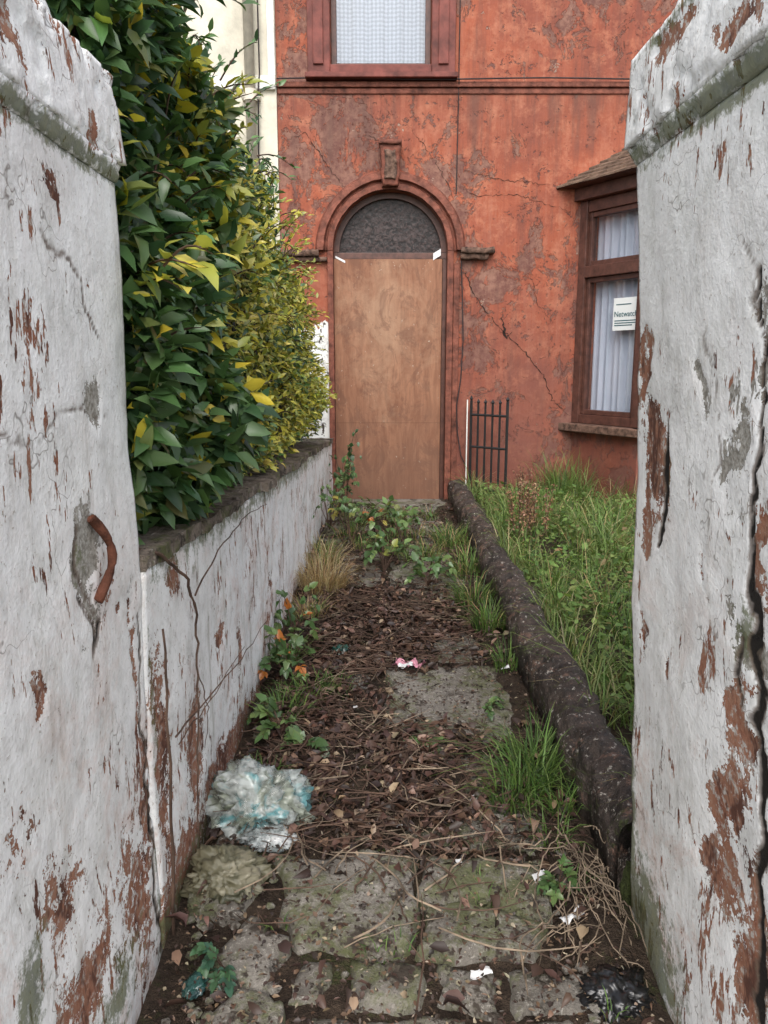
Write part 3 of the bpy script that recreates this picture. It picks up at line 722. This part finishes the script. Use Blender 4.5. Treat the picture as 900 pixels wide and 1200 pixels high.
obj('card',[nf(.40,-.046,1.78),nf(.70,-.046,1.78),nf(.70,-.046,2.06),nf(.40,-.046,2.06)],[(0,1,2,3)],'paper',notice)
cu=bpy.data.curves.new('notice_text','FONT'); cu.body='Netwatch'; cu.size=.066; cu.extrude=.0005; cu.materials.append(MAT['ink'])
t=bpy.data.objects.new('lettering',cu); scene.collection.objects.link(t); t.parent=notice
t.location=nf(.412,-.043,1.90); t.rotation_euler=(math.radians(90),0,math.atan2(d.y,d.x))
A=Acc()
for z,a,b in((2.0,.43,.6),(1.84,.42,.68),(1.82,.42,.62),(1.86,.42,.66)):
    k=len(A.v);A.v+=[nf(a,-.044,z),nf(b,-.044,z),nf(b,-.044,z+.008),nf(a,-.044,z+.008)];A.f.append((k,k+1,k+2,k+3))
A.make('small_print','ink',notice)

g=empty('iron_gate'); A=Acc(); ga=Vector((.82,7.28,.22));gb=Vector((1.12,7.02,.22))
for i in range(6):
    p=ga.lerp(gb,i/5); top=.93 if i in(0,5) else .90
    A.tube([p+Vector((0,0,.02)),p+Vector((0,0,top))],.014 if i in(0,5) else .011,6)
    A.tube([p+Vector((0,0,top)),p+Vector((0,0,top+.02)),p+Vector((0,0,top+.05))],[.008,.018,.001],6)
for z in(.10,.50,.80): A.tube([ga+Vector((0,0,z)),gb+Vector((0,0,z))],.012,5)
A.make('bars','iron',g)
A=Acc(); A.box(.774,.785,7.24,7.26,.2,1.16); A.make('hanging_post','creamband',g,bevel=.003)

# ================================================================== NEIGHBOUR HOUSE
nb=empty('terraced_house.001')
A=Acc(); 
for q in ([(-8,FY-.02,-.1),(-.952,FY-.02,-.1),(-.952,FY-.02,6.8),(-8,FY-.02,6.8)],[(-.952,FY-.02,-.1),(-.952,FY+.1,-.1),(-.952,FY+.1,6.8),(-.952,FY-.02,6.8)],[(-8,FY-.02,-.1),(-8,15,-.1),(-8,15,6.8),(-8,FY-.02,6.8)],[(-8,15,-.1),(-.952,15,-.1),(-.952,15,6.8),(-8,15,6.8)]):
    k=len(A.v);A.v+=q;A.f.append((k,k+1,k+2,k+3))
A.make('front_wall','cream',nb)
A=Acc(); A.box(-8,-.955,FY-.06,FY-.018,3.86,3.97); A.box(-1.02,-.955,FY-.05,FY-.021,3.972,6.7); A.make('string_band','creamband',nb,bevel=.006)
A=Acc(); A.v+=[(-8,7.1,6.8),(-.952,7.1,6.8),(-.952,11.2,9.2),(-8,11.2,9.2),(-8,15.2,6.8),(-.952,15.2,6.8)];A.f+=[(0,1,2,3),(3,2,5,4)]; A.make('roof','slate',nb)
A=Acc(); A.box(-4.6,-3.4,FY-.05,FY-.022,4.1,5.8); A.box(-4.6,-3.4,FY-.05,FY-.022,1.0,2.8); A.make('window_frames','creamband',nb)
A=Acc(); 
for z0,z1 in((4.2,5.7),(1.1,2.7)): A.box(-4.5,-3.5,FY-.055,FY-.051,z0,z1)
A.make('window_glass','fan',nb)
A=Acc(); A.tube([(-1.17,FY-.10,6.8),(-1.17,FY-.10,.2)],.045,10)
for z in(5.3,3.75,2.2): A.tube([(-1.17,FY-.10,z),(-1.17,FY-.10,z+.09)],.058,10); A.box(-1.25,-1.09,FY-.08,FY-.02,z+.02,z+.06)
A.make('downpipe','pipe',nb,True)
A=Acc(); A.tube([(-1.09,FY-.06,6.8),(-1.09,FY-.06,3.98),(-1.10,FY-.075,3.9),(-1.12,FY-.05,3.3),(-1.08,FY-.04,3.0),(-1.0,FY-.04,2.7),(-.99,FY-.04,1.0)],.007,5); A.make('cable','cable',nb)

# ================================================================== HEDGE
def htop(y): return np.interp(y,[1.6,2.4,4.3,5.6,6.3,6.8],[3.0,2.78,2.66,2.42,2.05,1.5])
def lump(y,z,s=0):
    return np.array([fbm(a*1.9+s,b*1.9,s,4) for a,b in zip(y,z)])
def hedge_pts(N,dmax=.32,y0=1.82,y1=6.78):
    y=y0+(y1-y0)*rng.random(N)**1.25; top=htop(y); bot=1.02-.03*(y-1.8)
    z=bot+(top-bot)*rng.random(N)
    l=lump(y,z); d=rng.exponential(.10,N).clip(0,dmax)
    taper=.22*((z-bot)/(top-bot))**2.2
    xf=-.59+.014*(y-2)+.22*l-taper-.12*np.exp(-((z-bot)/.12))
    endr=np.clip((y-6.3)/.5,0,1)**2*.3
    return np.stack([xf-d-endr,y,z+.12*l*((z-bot)/(top-bot))],1),l,d
hedge=empty('garden_hedge')
P,l,d=hedge_pts(26000)
N2=11000; y=1.82+4.9*rng.random(N2); x=-.75-1.1*rng.random(N2); P2=np.stack([x,y,htop(y)-.05+.14*lump(y,x,5)-rng.exponential(.06,N2)-.2*np.clip((-x-1.4),0,1)],1)
P=np.concatenate([P,P2]); l=np.concatenate([l,np.zeros(N2)]); d=np.concatenate([d,np.zeros(N2)])
N=len(P); out=np.stack([rng.normal(.7,.6,N),rng.normal(-.4,.75,N),rng.normal(-.05,.65,N)],1)
D=nrm(out); U=nrm(np.stack([rng.normal(.4,.55,N),rng.normal(-.45,.55,N),rng.normal(.75,.4,N)],1))
y,z=P[:,1],P[:,2]
yl=np.clip((y-2.4)/1.2,0,1)*np.clip((2.72-z)/.6,0,1)
cl=np.array([fbm(a*1.6+9,b*1.6,3,3) for a,b in zip(y,z)])
py=np.clip(yl*.85+cl*.7*yl,0,.9)+.06
isy=rng.random(N)<py
dark=colr(N,[DK,GREEN,(.10,.185,.065),OLV],[.27,.4,.25,.08],.35); yel=colr(N,[(.48,.43,.06),(.28,.31,.06),(.62,.54,.14),(.21,.25,.06)],[.38,.3,.17,.15],.25)
nearY=colr(N,[YEL,(.34,.36,.07)],[.6,.4])
C=np.where(isy[:,None],np.where((y>2.9)[:,None],yel,nearY),dark)
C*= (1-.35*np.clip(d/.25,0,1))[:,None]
Ls=np.where(y<3.0,rng.uniform(.055,.11,N),rng.uniform(.036,.064,N))*np.where(isy&(y>3),.85,1)
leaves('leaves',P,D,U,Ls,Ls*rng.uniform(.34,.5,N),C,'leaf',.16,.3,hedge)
A=Acc()
for i in range(220):
    y0=random.uniform(1.9,6.6); x0=random.uniform(-1.3,-.8); z0=.6; h=float(htop(y0))-.15
    pts=[(x0,y0,z0)]; 
    for k in range(1,7):
        t=k/6; pts.append((x0+(random.uniform(-.62,-.5)-x0)*t*random.uniform(.4,.9)*(.8 if t<.7 else .6)-.1*t,y0+.12*random.uniform(-1,1)*k*.5,z0+(h-z0)*t*random.uniform(.9,1)))
    A.tube(pts,[.012,.010,.009,.007,.006,.004,.002],4)
A.make('branches','twig',hedge)
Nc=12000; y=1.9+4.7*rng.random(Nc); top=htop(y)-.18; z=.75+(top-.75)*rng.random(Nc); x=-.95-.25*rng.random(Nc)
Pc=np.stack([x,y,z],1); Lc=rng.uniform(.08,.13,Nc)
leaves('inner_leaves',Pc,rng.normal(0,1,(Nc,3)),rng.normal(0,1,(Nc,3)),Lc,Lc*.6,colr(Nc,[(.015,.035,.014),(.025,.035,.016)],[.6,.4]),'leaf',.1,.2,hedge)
SP=[];SD=[];SL_=[];SC=[];A=Acc()
def shoot(p0,p1,n,L,cols,sag=.03):
    p0=Vector(p0);p1=Vector(p1);pts=[p0.lerp(p1,i/6)+Vector((0,0,sag*math.sin(math.pi*i/6))) for i in range(7)]
    A.tube(pts,[.004,.0037,.0033,.003,.0025,.002,.001],4)
    dr=(p1-p0).normalized()
    for i in range(n):
        t=(i+1)/n; q=p0.lerp(p1,t)+Vector((0,0,sag*math.sin(math.pi*t)))
        s=Vector((random.uniform(-1,1),random.uniform(-1,1),random.uniform(-.5,.6)))
        SP.append(q);SD.append(dr*.9+s*.8);SL_.append(L*random.uniform(.75,1.1));SC.append(np.array(random.choice(cols))*random.uniform(.8,1.2))
YC=[(.62,.52,.07),(.58,.50,.10),(.40,.42,.08)]
shoot((-.62,1.95,1.70),(-.40,1.72,1.70),9,.095,YC); shoot((-.60,1.90,1.66),(-.44,1.74,1.655),6,.085,YC); shoot((-.50,1.82,1.715),(-.37,1.74,1.73),5,.085,YC)
shoot((-.74,2.0,2.25),(-.60,1.83,2.3),6,.09,YC+[GREEN]); shoot((-.72,2.05,2.05),(-.56,1.86,2.03),5,.08,YC+[GREEN]); shoot((-.72,1.95,2.4),(-.62,1.80,2.36),5,.08,YC+[GREEN])
shoot((-.72,2.0,1.98),(-.57,1.83,1.95),4,.07,YC)
for i in range(170):
    y0=random.uniform(1.95,6.4); z0=random.uniform(1.1,float(htop(y0))+.0); x0=-.66
    yc=[(.46,.42,.06),(.27,.30,.06)] if (y0>2.7 and z0<2.5) else [GREEN,(.10,.19,.06),DK]
    shoot((x0,y0,z0),(x0+random.uniform(.06,.20),y0-random.uniform(-.1,.22),z0+random.uniform(-.08,.16)),8,.075 if y0<3.2 else .048,yc)
for i in range(45):
    y0=random.uniform(2.4,6.2); z0=float(htop(y0))-.1; shoot((-.85,y0,z0),(-.8+random.uniform(-.1,.12),y0+random.uniform(-.1,.1),z0+random.uniform(.12,.26)),9,.06,[GREEN,DK,(.10,.19,.06)],0)
A.make('shoots','twig',hedge)
n=len(SP); leaves('shoot_leaves',np.array([tuple(p) for p in SP]),np.array([tuple(p) for p in SD]),np.tile([.3,-.4,.8],(n,1))+rng.normal(0,.25,(n,3)),np.array(SL_),np.array(SL_)*.42,np.array(SC),'leaf',.14,.25,hedge)

# ================================================================== GRASS (right garden)
def garden_z(x,y): return .14+.02*(y-2)+.04*np.array([fbm(a*1.5,b*1.5,1,4) for a,b in zip(x,y)])
N=20000; x=.78+rng.random(N)**1.2*2.6; y=2.0+5.3*rng.random(N); cl=np.array([fbm(a*2.2,b*2.2,7,3) for a,b in zip(x,y)])
keep=~((y>6.6)&(x>1.9))&((cl>-.15)|(rng.random(N)<.25)); x,y,cl=x[keep],y[keep],cl[keep]; N=len(x)
P=np.stack([x,y,garden_z(x,y)-.01],1)
H=rng.uniform(.08,.30,N)*(1+1.4*cl.clip(-.5,.8))
C=colr(N,[(.15,.225,.065),(.23,.30,.10),(.09,.14,.045),(.36,.33,.17)],[.36,.3,.16,.18],.32)
blades('lawn_grass',P,H,rng.uniform(.004,.009,N),rng.uniform(0,6.28,N),rng.uniform(.3,1.1,N),C)
N=10000; x=.85+rng.random(N)*2.2; y=2.1+5.0*rng.random(N); keep=~((y>6.6)&(x>1.85)); x,y=x[keep],y[keep];N=len(x)
P=np.stack([x,y,garden_z(x,y)+rng.uniform(.03,.18,N)],1)
D=np.stack([rng.normal(0,1,N),rng.normal(0,1,N),rng.normal(.15,.35,N)],1); U=np.stack([rng.normal(0,.35,N),rng.normal(0,.35,N),np.ones(N)],1)
L=rng.uniform(.02,.055,N); leaves('garden_weeds',P,D,U,L,L*rng.uniform(.5,.8,N),colr(N,[(.13,.22,.06),(.20,.28,.085),(.08,.14,.045),(.25,.18,.09)],[.4,.3,.2,.1]),'grass')
def clump(name,specs):
    Ps=[];Hs=[];Ws=[];As=[];Bs=[];Cs=[]
    for (cx,cy,cz,r,n,h,w,cols,pr,bend) in specs:
        a=rng.uniform(0,6.28,n); rr=r*np.sqrt(rng.random(n)); 
        Ps.append(np.stack([cx+rr*np.cos(a),cy+rr*np.sin(a),np.full(n,cz)],1)); Hs.append(rng.uniform(.45,1.1,n)*h); Ws.append(rng.uniform(.6,1.2,n)*w)
        As.append(a+rng.normal(0,.6,n)); Bs.append(rng.uniform(.3,1,n)*bend); Cs.append(colr(n,cols,pr))
    return blades(name,*[np.concatenate(k) for k in(Ps,Hs,Ws,As,Bs,Cs)])
GC=[(.10,.18,.045),(.17,.26,.07),(.055,.10,.03)];GP=[.4,.35,.25]
DRY=[(.42,.31,.16),(.30,.20,.10),(.50,.40,.24)]
clump('grass_clump',[(.50,2.42,.03,.07,170,.30,.006,GC,GP,1.1),(.56,2.55,.04,.07,150,.28,.006,GC,GP,1.0),(.42,2.34,.03,.06,80,.22,.006,GC,GP,1.2),(.58,2.28,.03,.04,50,.2,.006,GC,GP,.9),(.52,2.15,.02,.05,40,.14,.005,GC,GP,1.1)])
clump('grass_clump.001',[(.56,3.9,.08,.08,170,.26,.006,GC+[DRY[0]],[.4,.3,.2,.1],.9),(.52,4.3,.09,.1,170,.28,.006,GC+[DRY[0]],[.4,.3,.2,.1],.9),(.56,4.9,.1,.12,230,.32,.006,GC+[DRY[0]],[.3,.3,.2,.2],.9),(.5,5.6,.12,.12,200,.28,.006,GC+[DRY[0]],[.3,.3,.2,.2],.9),(.58,3.4,.07,.06,70,.2,.006,GC,GP,.9)])
clump('grass_clump.002',[(-.42,2.95,.05,.09,110,.17,.006,GC,GP,.95),(-.33,3.15,.05,.1,130,.17,.006,GC,GP,.95),(-.2,3.2,.04,.08,80,.14,.005,GC,GP,.95),(-.46,3.5,.06,.06,80,.22,.006,GC,GP,.95),(-.42,2.5,.04,.05,30,.12,.005,GC,GP,.9)])
clump('dry_grass_clump',[(-.38,4.6,.1,.14,500,.30,.004,DRY,[.4,.3,.3],1.0),(-.42,5.1,.1,.12,260,.32,.004,DRY+[GC[1]],[.3,.2,.3,.2],.9),(-.42,4.1,.08,.08,140,.24,.004,DRY+[GC[1]],[.3,.2,.2,.3],.9)])
clump('grass_clump.003',[(random.uniform(-.45,.55),random.uniform(5.2,7.0),.13,.07,60,.2,.005,GC+[DRY[0]],[.3,.3,.2,.2],.9) for _ in range(22)]+[(random.uniform(.5,.62),random.uniform(1.9,2.3),.0,.03,14,.1,.004,GC,GP,.9) for _ in range(4)]
 +[(random.uniform(-.5,.55),random.uniform(1.5,3.8),.03,.03,8,.06,.004,GC,GP,.9) for _ in range(30)])
clump('tall_weeds',[(random.uniform(.8,2.3),random.uniform(2.4,7.0),.2,.05,30,.45,.006,GC+[DRY[0]],GP+[.2],.8) for _ in range(40)]+[(random.uniform(1.4,1.9),random.uniform(6.9,7.2),.25,.08,50,.55,.006,GC,GP,.7) for _ in range(6)])
A=Acc(); sp=[]
for i in range(16):
    x0=1.02+random.uniform(-.1,.1); y0=5.2+random.uniform(-.1,.15); h=random.uniform(.4,.62); dx=random.uniform(-.1,.1)
    A.tube([(x0,y0,.2),(x0+dx*.5,y0,.2+h*.5),(x0+dx,y0,.2+h)],[.003,.0025,.0015],4)
    for k in range(60):
        t=random.uniform(.4,1); sp.append((x0+dx*t+random.uniform(-.02,.02),y0+random.uniform(-.02,.02),.2+h*t))
dw=empty('dried_dock_weed'); A.make('stems','twig',dw); n=len(sp)
leaves('seed_heads',np.array(sp),rng.normal(0,1,(n,3)),rng.normal(0,1,(n,3)),np.full(n,.018),np.full(n,.012),colr(n,[(.20,.10,.055),(.29,.17,.09)],[.6,.4]),'litter',parent=dw)

def bramble(name,specs,leafL=.05):
    e=empty(name); A=Acc(); Ps=[];Ds=[];Cs=[];Ls=[]
    for (cx,cy,r,n,h,cols) in specs:
        for i in range(n):
            a=random.uniform(0,6.28); L=random.uniform(.5,1)*r; hh=h*random.uniform(.4,1); z0=gz(cy)+.02
            pts=[Vector((max(-.53,min(.62,cx+math.cos(a)*L*t)),min(7.3,cy+math.sin(a)*L*t),z0+hh*math.sin(min(1,t*1.05)*math.pi*.75))) for t in np.linspace(0,1,7)]
            A.tube(pts,[.003,.003,.0025,.0025,.002,.0015,.001],4)
            for k in range(2,7):
                c=np.array(random.choice(cols))*random.uniform(.75,1.2)
                for s in(-1,0,1):
                    dr=(pts[k]-pts[k-1]); 
                    if dr.length<1e-5: dr=Vector((.1,0,.1))
                    dr.normalize(); sd=dr.cross(Vector((0,0,1)))
                    Ps.append(pts[k]);Ds.append(dr*(.9 if s==0 else .35)+sd*s*.9+Vector((0,0,random.uniform(-.3,.25))));Cs.append(c);Ls.append(leafL*random.uniform(.6,1.15)*(1.1 if s==0 else .85))
    A.make('canes','twig',e); n=len(Ps); Ls=np.array(Ls)
    leaves('leaves',np.array([tuple(p) for p in Ps]),np.array([tuple(p) for p in Ds]),np.array([0,-.25,1])+rng.normal(0,.3,(n,3)),Ls,Ls*rng.uniform(.55,.72,n),np.array(Cs),'leaf',.12,.2,e)
BG=[(.10,.18,.06),(.07,.13,.045),(.16,.24,.08)]; BG3=BG*3
bramble('bramble',[(.0,5.0,.32,8,.3,BG3+[(.3,.33,.08)]),(-.25,5.7,.35,8,.42,BG3+[(.4,.35,.08),ORG]),(.15,5.6,.35,7,.36,BG),(.0,6.3,.4,7,.34,BG3+[(.25,.28,.08)]),(.28,4.7,.2,6,.22,BG)],.060)
bramble('bramble.001',[(-.44,3.3,.16,7,.25,BG3+[ORG]),(-.4,2.8,.15,5,.14,BG),(-.45,3.7,.18,6,.3,BG3+[ORG]),(-.3,2.65,.12,4,.09,BG)],.05)
bramble('bramble.002',[(-.40,6.7,.3,9,.5,BG),(-.45,6.2,.25,7,.45,BG3+[ORG,(.4,.35,.08)]),(-.35,7.0,.2,7,.75,[(.06,.12,.045)])],.055)
bramble('ground_weed',[(-.40,1.66,.08,5,.05,[(.04,.10,.06),(.07,.15,.07)]),(.5,1.95,.08,5,.06,BG),(-.36,2.42,.1,5,.05,BG),(.15,2.75,.12,5,.04,BG),(.42,3.0,.1,4,.05,BG)],.03)

# ================================================================== DEAD LEAF LITTER
def litter_ok(x,y):
    d=1.5*math.exp(-((x+.0)/.45)**2-((y-2.5)/.38)**2)+1.25*math.exp(-((x+.02)/.42)**2-((y-4.0)/.62)**2)+.8*math.exp(-((x+.28)/.2)**2-((y-3.2)/.7)**2)
    d+=.35*math.exp(-((y-5.8)/.9)**2)+.16
    d-=.9*math.exp(-((x-.30)/.24)**2-((y-3.12)/.28)**2)+.6*math.exp(-((x-.12)/.2)**2-((y-4.9)/.2)**2)
    if y<2.02: d*=.28
    return d
pts=[]
while len(pts)<6400:
    x=random.uniform(-.54,.62);y=random.uniform(1.4,7.1)
    if y>5 and random.random()<.5: continue
    if random.random()<litter_ok(x,y)*(.6+1.1*fbm(x*5,y*5,0,3)): pts.append((x,y,gz(y)+max(.030,mound(x,y))+random.uniform(.0,.026)))
P=np.array(pts);N=len(P)
D=np.stack([rng.normal(0,1,N),rng.normal(0,1,N),rng.normal(0,.32,N)],1);U=np.stack([rng.normal(0,.55,N),rng.normal(0,.55,N),np.ones(N)],1)
L=rng.uniform(.018,.060,N)
C=colr(N,[(.065,.036,.027),(.105,.058,.040),(.035,.022,.017),(.18,.11,.075),(.30,.21,.14)],[.34,.28,.22,.11,.05],.35)
leaves('dead_leaf_litter',P,D,U,L,L*rng.uniform(.36,.62,N),C,'litter',.3,.6)
N=11000; x=rng.uniform(-.54,.62,N);y=1.35+5.6*rng.random(N)**1.5
P=np.stack([x,y,gzn(y)+np.array([max(.032,mound(a,b)) for a,b in zip(x,y)])+rng.uniform(0,.012,N)],1); L=rng.uniform(.005,.02,N)
leaves('leaf_fragments',P,rng.normal(0,1,(N,3))*[1,1,.3],np.array([0,0,1])+rng.normal(0,.4,(N,3)),L,L*rng.uniform(.25,.8,N),colr(N,[(.06,.035,.025),(.15,.095,.06),(.03,.02,.015),(.33,.27,.19)],[.4,.3,.2,.1]),'litter',.2,.3)

def twigs(name,n,gen,mat):
    A=Acc()
    for i in range(n):
        x,y,L,a,r=gen(); z=gz(y)+max(.03,mound(x,y))+random.uniform(.006,.036); tl=random.uniform(-.12,.12); bend=random.uniform(-.7,.7); p=[];K=6
        for k in range(K+1):
            t=k/K-.5; aa=a+bend*t; px=x+math.cos(aa)*L*t+random.uniform(-.006,.006); py=y+math.sin(aa)*L*t+random.uniform(-.005,.005); px=max(-.555,min(.64,px)); py=max(1.3,py)
            p.append((px,py,max(z+tl*L*t*2,gz(py)+max(.02,mound(px,py)))))
        A.tube(p,[r,r,r*.95,r*.9,r*.8,r*.6,r*.35],4)
        if random.random()<.4:
            q=Vector(p[3]); b=a+random.choice([-.7,.7]); A.tube([q,q+Vector((math.cos(b)*L*.2,math.sin(b)*L*.2,.015))],[r*.6,r*.3],4)
    A.make(name,mat)
def g1():
    while True:
        x=random.uniform(-.5,.58);y=random.uniform(1.6,5.6)
        if random.random()<litter_ok(x,y): return x,y,random.uniform(.06,.4),random.uniform(0,3.14),random.uniform(.0013,.0036)
def g2():
    return random.gauss(.10,.22),random.gauss(2.15,.25),random.uniform(.15,.5),random.choice([random.gauss(.9,.35),random.gauss(2.2,.4),random.gauss(.3,.3)]),random.uniform(.0018,.0038)
def g3():
    while True:
        x=random.uniform(-.4,.5);y=random.uniform(2.0,4.8)
        if random.random()<litter_ok(x,y): return x,y,random.uniform(.06,.36),random.uniform(0,3.14),random.uniform(.001,.0022)
twigs('fallen_twigs',850,g1,'twig'); twigs('fallen_sticks',34,g2,'straw'); twigs('dry_stalks',130,g3,'straw')
A=Acc()
for i in range(50):
    x=random.uniform(.50,.62);y=random.uniform(1.85,2.15);z=random.uniform(.03,.12); a=random.uniform(4.0,5.4);p=[]
    for k in range(16):
        p.append((x,y,z)); a+=random.uniform(-.5,.5); s=random.uniform(.014,.036)
        x+=math.cos(a)*s;y+=math.sin(a)*s; z=max(gz(y)+.028,z+random.uniform(-.02,.014)); x=min(.63,max(.34,x)); y=max(1.42,min(2.2,y))
    r=random.uniform(.001,.0024); A.tube(p,[r]*15+[r*.4],4)
A.make('dry_vine_tangle','straw')
A=Acc()
def stem(pts,r0,r1):
    P=[]
    for a,b in zip(pts[:-1],pts[1:]):
        for i in range(6):
            t=i/6; P.append(tuple(a[k]+(b[k]-a[k])*t+random.uniform(-.004,.004) for k in range(3)))
    P.append(pts[-1]); n=len(P); A.tube(P,[r0+(r1-r0)*i/n for i in range(n)],5)
stem([(-.60,1.80,1.06),(-.555,1.86,1.03),(-.535,2.02,.92),(-.53,2.08,.80),(-.535,2.08,.62),(-.53,2.03,.45),(-.53,1.98,.2)],.0055,.002)
stem([(-.53,2.06,.86),(-.52,2.35,.92),(-.50,2.75,.96),(-.48,3.1,.93)],.003,.001)
stem([(-.53,2.08,.62),(-.52,2.12,.5),(-.53,2.1,.38)],.002,.001)
stem([(-.54,1.84,.55),(-.52,2.1,.53),(-.49,2.5,.50),(-.45,2.9,.52)],.003,.001)
stem([(-.54,1.86,.52),(-.50,2.05,.55),(-.44,2.3,.62)],.002,.001)
stem([(-.56,1.80,0.0),(-.545,1.80,.5),(-.55,1.82,.85)],.005,.003)
A.make('bare_creeper_stems','twig')

# ================================================================== RUBBISH
def crumple(name,loc,s,mat,seed=0,sub=5,sharp=.5,parent=None,jit=.03,smooth=False):
    rr=random.Random(seed)
    bm=bmesh.new(); bmesh.ops.create_icosphere(bm,subdivisions=sub,radius=1)
    for v in bm.verts:
        p=v.co.copy(); w=Vector((mn.noise(p*1.3+Vector((seed,1,1))),mn.noise(p*1.3+Vector((seed,5,1))),mn.noise(p*1.3+Vector((seed,1,9)))))*1.2
        q=p+w; n=.55*mn.noise(q*1.2+Vector((seed,0,0)))
        for f,a in((2.2,.26),(4.7,.16),(9,.07)):
            n+=a*(1-2.6*abs(mn.noise(Vector((q.x*f*1.6,q.y*f*.7,q.z*f))+Vector((seed,0,f)))))
        v.co=p*(1+sharp*n)+w*.18+Vector((rr.uniform(-1,1),rr.uniform(-1,1),rr.uniform(-1,1)))*jit
        v.co.x*=s[0];v.co.y*=s[1];v.co.z*=s[2]
        if v.co.z<-s[2]*.45: v.co.z=-s[2]*.45
    me=bpy.data.meshes.new(name);bm.to_mesh(me);bm.free()
    if smooth: me.polygons.foreach_set('use_smooth',[True]*len(me.polygons))
    o=bpy.data.objects.new(name,me);link(o,parent,mat);o.location=loc;return o
pb=empty('plastic_bag')
crumple('film',(-.41,2.28,.09),(.135,.105,.105),'bag',3,5,.8,pb,.022,True); crumple('contents',(-.41,2.28,.08),(.10,.08,.075),'bagin',6,5,.8,pb,.022,True)
crumple('film_flap',(-.36,2.16,.045),(.065,.045,.026),bagm('clear_film',((.50,.55,.55),(.4,.46,.46),(.62,.63,.63)),.2,.15),8,5,.9,pb,.022,True)
crumple('film_handle',(-.31,2.34,.11),(.045,.03,.04),'bag',12,4,.9,pb,.03,True)
crumple('discarded_sack',(-.46,1.98,.045),(.09,.08,.055),'oldbag',5,5,.9,None,.022,True)
crumple('bin_bag',(.56,1.58,.022),(.07,.06,.036),'binbag',9,5,.8,None,.006,True)
crumple('plastic_scrap',(-.455,1.60,.03),(.022,.035,.012),bagm('teal_scrap',((.02,.07,.06),(.18,.25,.23),(.02,.05,.05)),1.),4,4,.8,None,.03,True)
crumple('dark_wrapper',(-.22,3.6,.10),(.035,.04,.025),bagm('dark_green_film',((.01,.06,.045),(.02,.09,.07),(.02,.05,.04)),1.),14,4,.8,None,.03,True)
def scrap(name,x,y,w,l,a,mat,z=None,cr=.25,sd=0):
    n=8;vs=[];fs=[]; z=z if z else gz(y)+max(.03,mound(x,y))+.012
    for j in range(n+1):
        for i in range(n+1):
            u=(i/n-.5)*w;v=(j/n-.5)*l; u*=1+.25*fbm(v*30,sd,1,2)
            vs.append((x+u*math.cos(a)-v*math.sin(a),y+u*math.sin(a)+v*math.cos(a),z+cr*w*fbm(u*30+sd,v*30,sd,3)+.25*w*max(0,i/n-.5)))
    for j in range(n):
        for i in range(n): k=j*(n+1)+i;fs.append((k,k+1,k+n+2,k+n+1))
    obj(name,vs,fs,mat,smooth=True)
scrap('pink_wrapper',.12,3.4,.15,.06,-.3,'litpink',.115,.3); scrap('paper_scrap',.10,3.36,.07,.03,-.3,'litwhite',.125,.3,4)
scrap('paper_scrap.001',.235,1.62,.05,.022,.1,'litwhite'); scrap('paper_scrap.002',.45,1.96,.05,.03,.6,'litwhite',None,.3,2); scrap('paper_scrap.003',.40,1.42,.05,.02,-.4,'litwhite',None,.3,5); scrap('paper_scrap.004',.50,1.80,.06,.03,.5,'litwhite',None,.5,7); scrap('paper_scrap.005',.30,2.35,.04,.02,.5,'litwhite',None,.5,9);scrap('paper_scrap.006',.56,3.35,.04,.02,.2,'litwhite',None,.5,11)
for (x,y) in((.22,2.03),(.05,2.2),(.38,2.3),(-.12,3.0),(.3,4.7)): scrap('bottle_cap',x,y,.018,.018,0,'litwhite',None,.1,3)

bm=gridbox(.645,.80,1.87,2.10,-.05,.17,.012); me=bpy.data.meshes.new('mossy_stone')
for v in bm.verts:
    z=v.co.z; v.co+=Vector((fbm(*(v.co*8),5),fbm(*(v.co*8+Vector((3,3,3))),5),fbm(*(v.co*8+Vector((7,3,3))),5)))*.035; v.co.x+=.04*max(0,z)/.17
bm.to_mesh(me);bm.free(); me.polygons.foreach_set('use_smooth',[True]*len(me.polygons)); link(bpy.data.objects.new('mossy_stone',me),None,'mossm')

# ================================================================== LIGHT / WORLD / CAMERA
w=bpy.data.worlds.new('World'); scene.world=w; w.use_nodes=True; nt=w.node_tree
sky=nt.nodes.new('ShaderNodeTexSky'); sky.sky_type='NISHITA'; sky.sun_disc=False
el,az=math.radians(45),math.radians(184)
sky.sun_elevation=el; sky.sun_rotation=az; sky.air_density=1.0; sky.dust_density=3.0; sky.ozone_density=1.0
hs=nt.nodes.new('ShaderNodeHueSaturation'); hs.inputs['Saturation'].default_value=.4; hs.inputs['Value'].default_value=1.95
nt.links.new(sky.outputs[0],hs.inputs['Color']); nt.links.new(hs.outputs[0],nt.nodes['Background'].inputs[0]); nt.nodes['Background'].inputs[1].default_value=.15
sd=bpy.data.lights.new('sun','SUN'); sd.energy=1.5; sd.angle=math.radians(40); sd.color=(1,.97,.93)
so=bpy.data.objects.new('sun',sd); scene.collection.objects.link(so)
dirv=Vector((math.sin(az)*math.cos(el),math.cos(az)*math.cos(el),math.sin(el)))
so.rotation_euler=dirv.to_track_quat('Z','Y').to_euler()
cam=bpy.data.cameras.new('camera'); co=bpy.data.objects.new('camera',cam); scene.collection.objects.link(co)
co.location=(0,0,1.5); co.rotation_euler=(math.radians(79),0,0)
cam.sensor_fit='VERTICAL'; cam.sensor_height=36; cam.lens=27.03; cam.clip_end=500; cam.clip_start=.05
scene.camera=co
print('OBJ',len(bpy.data.objects))
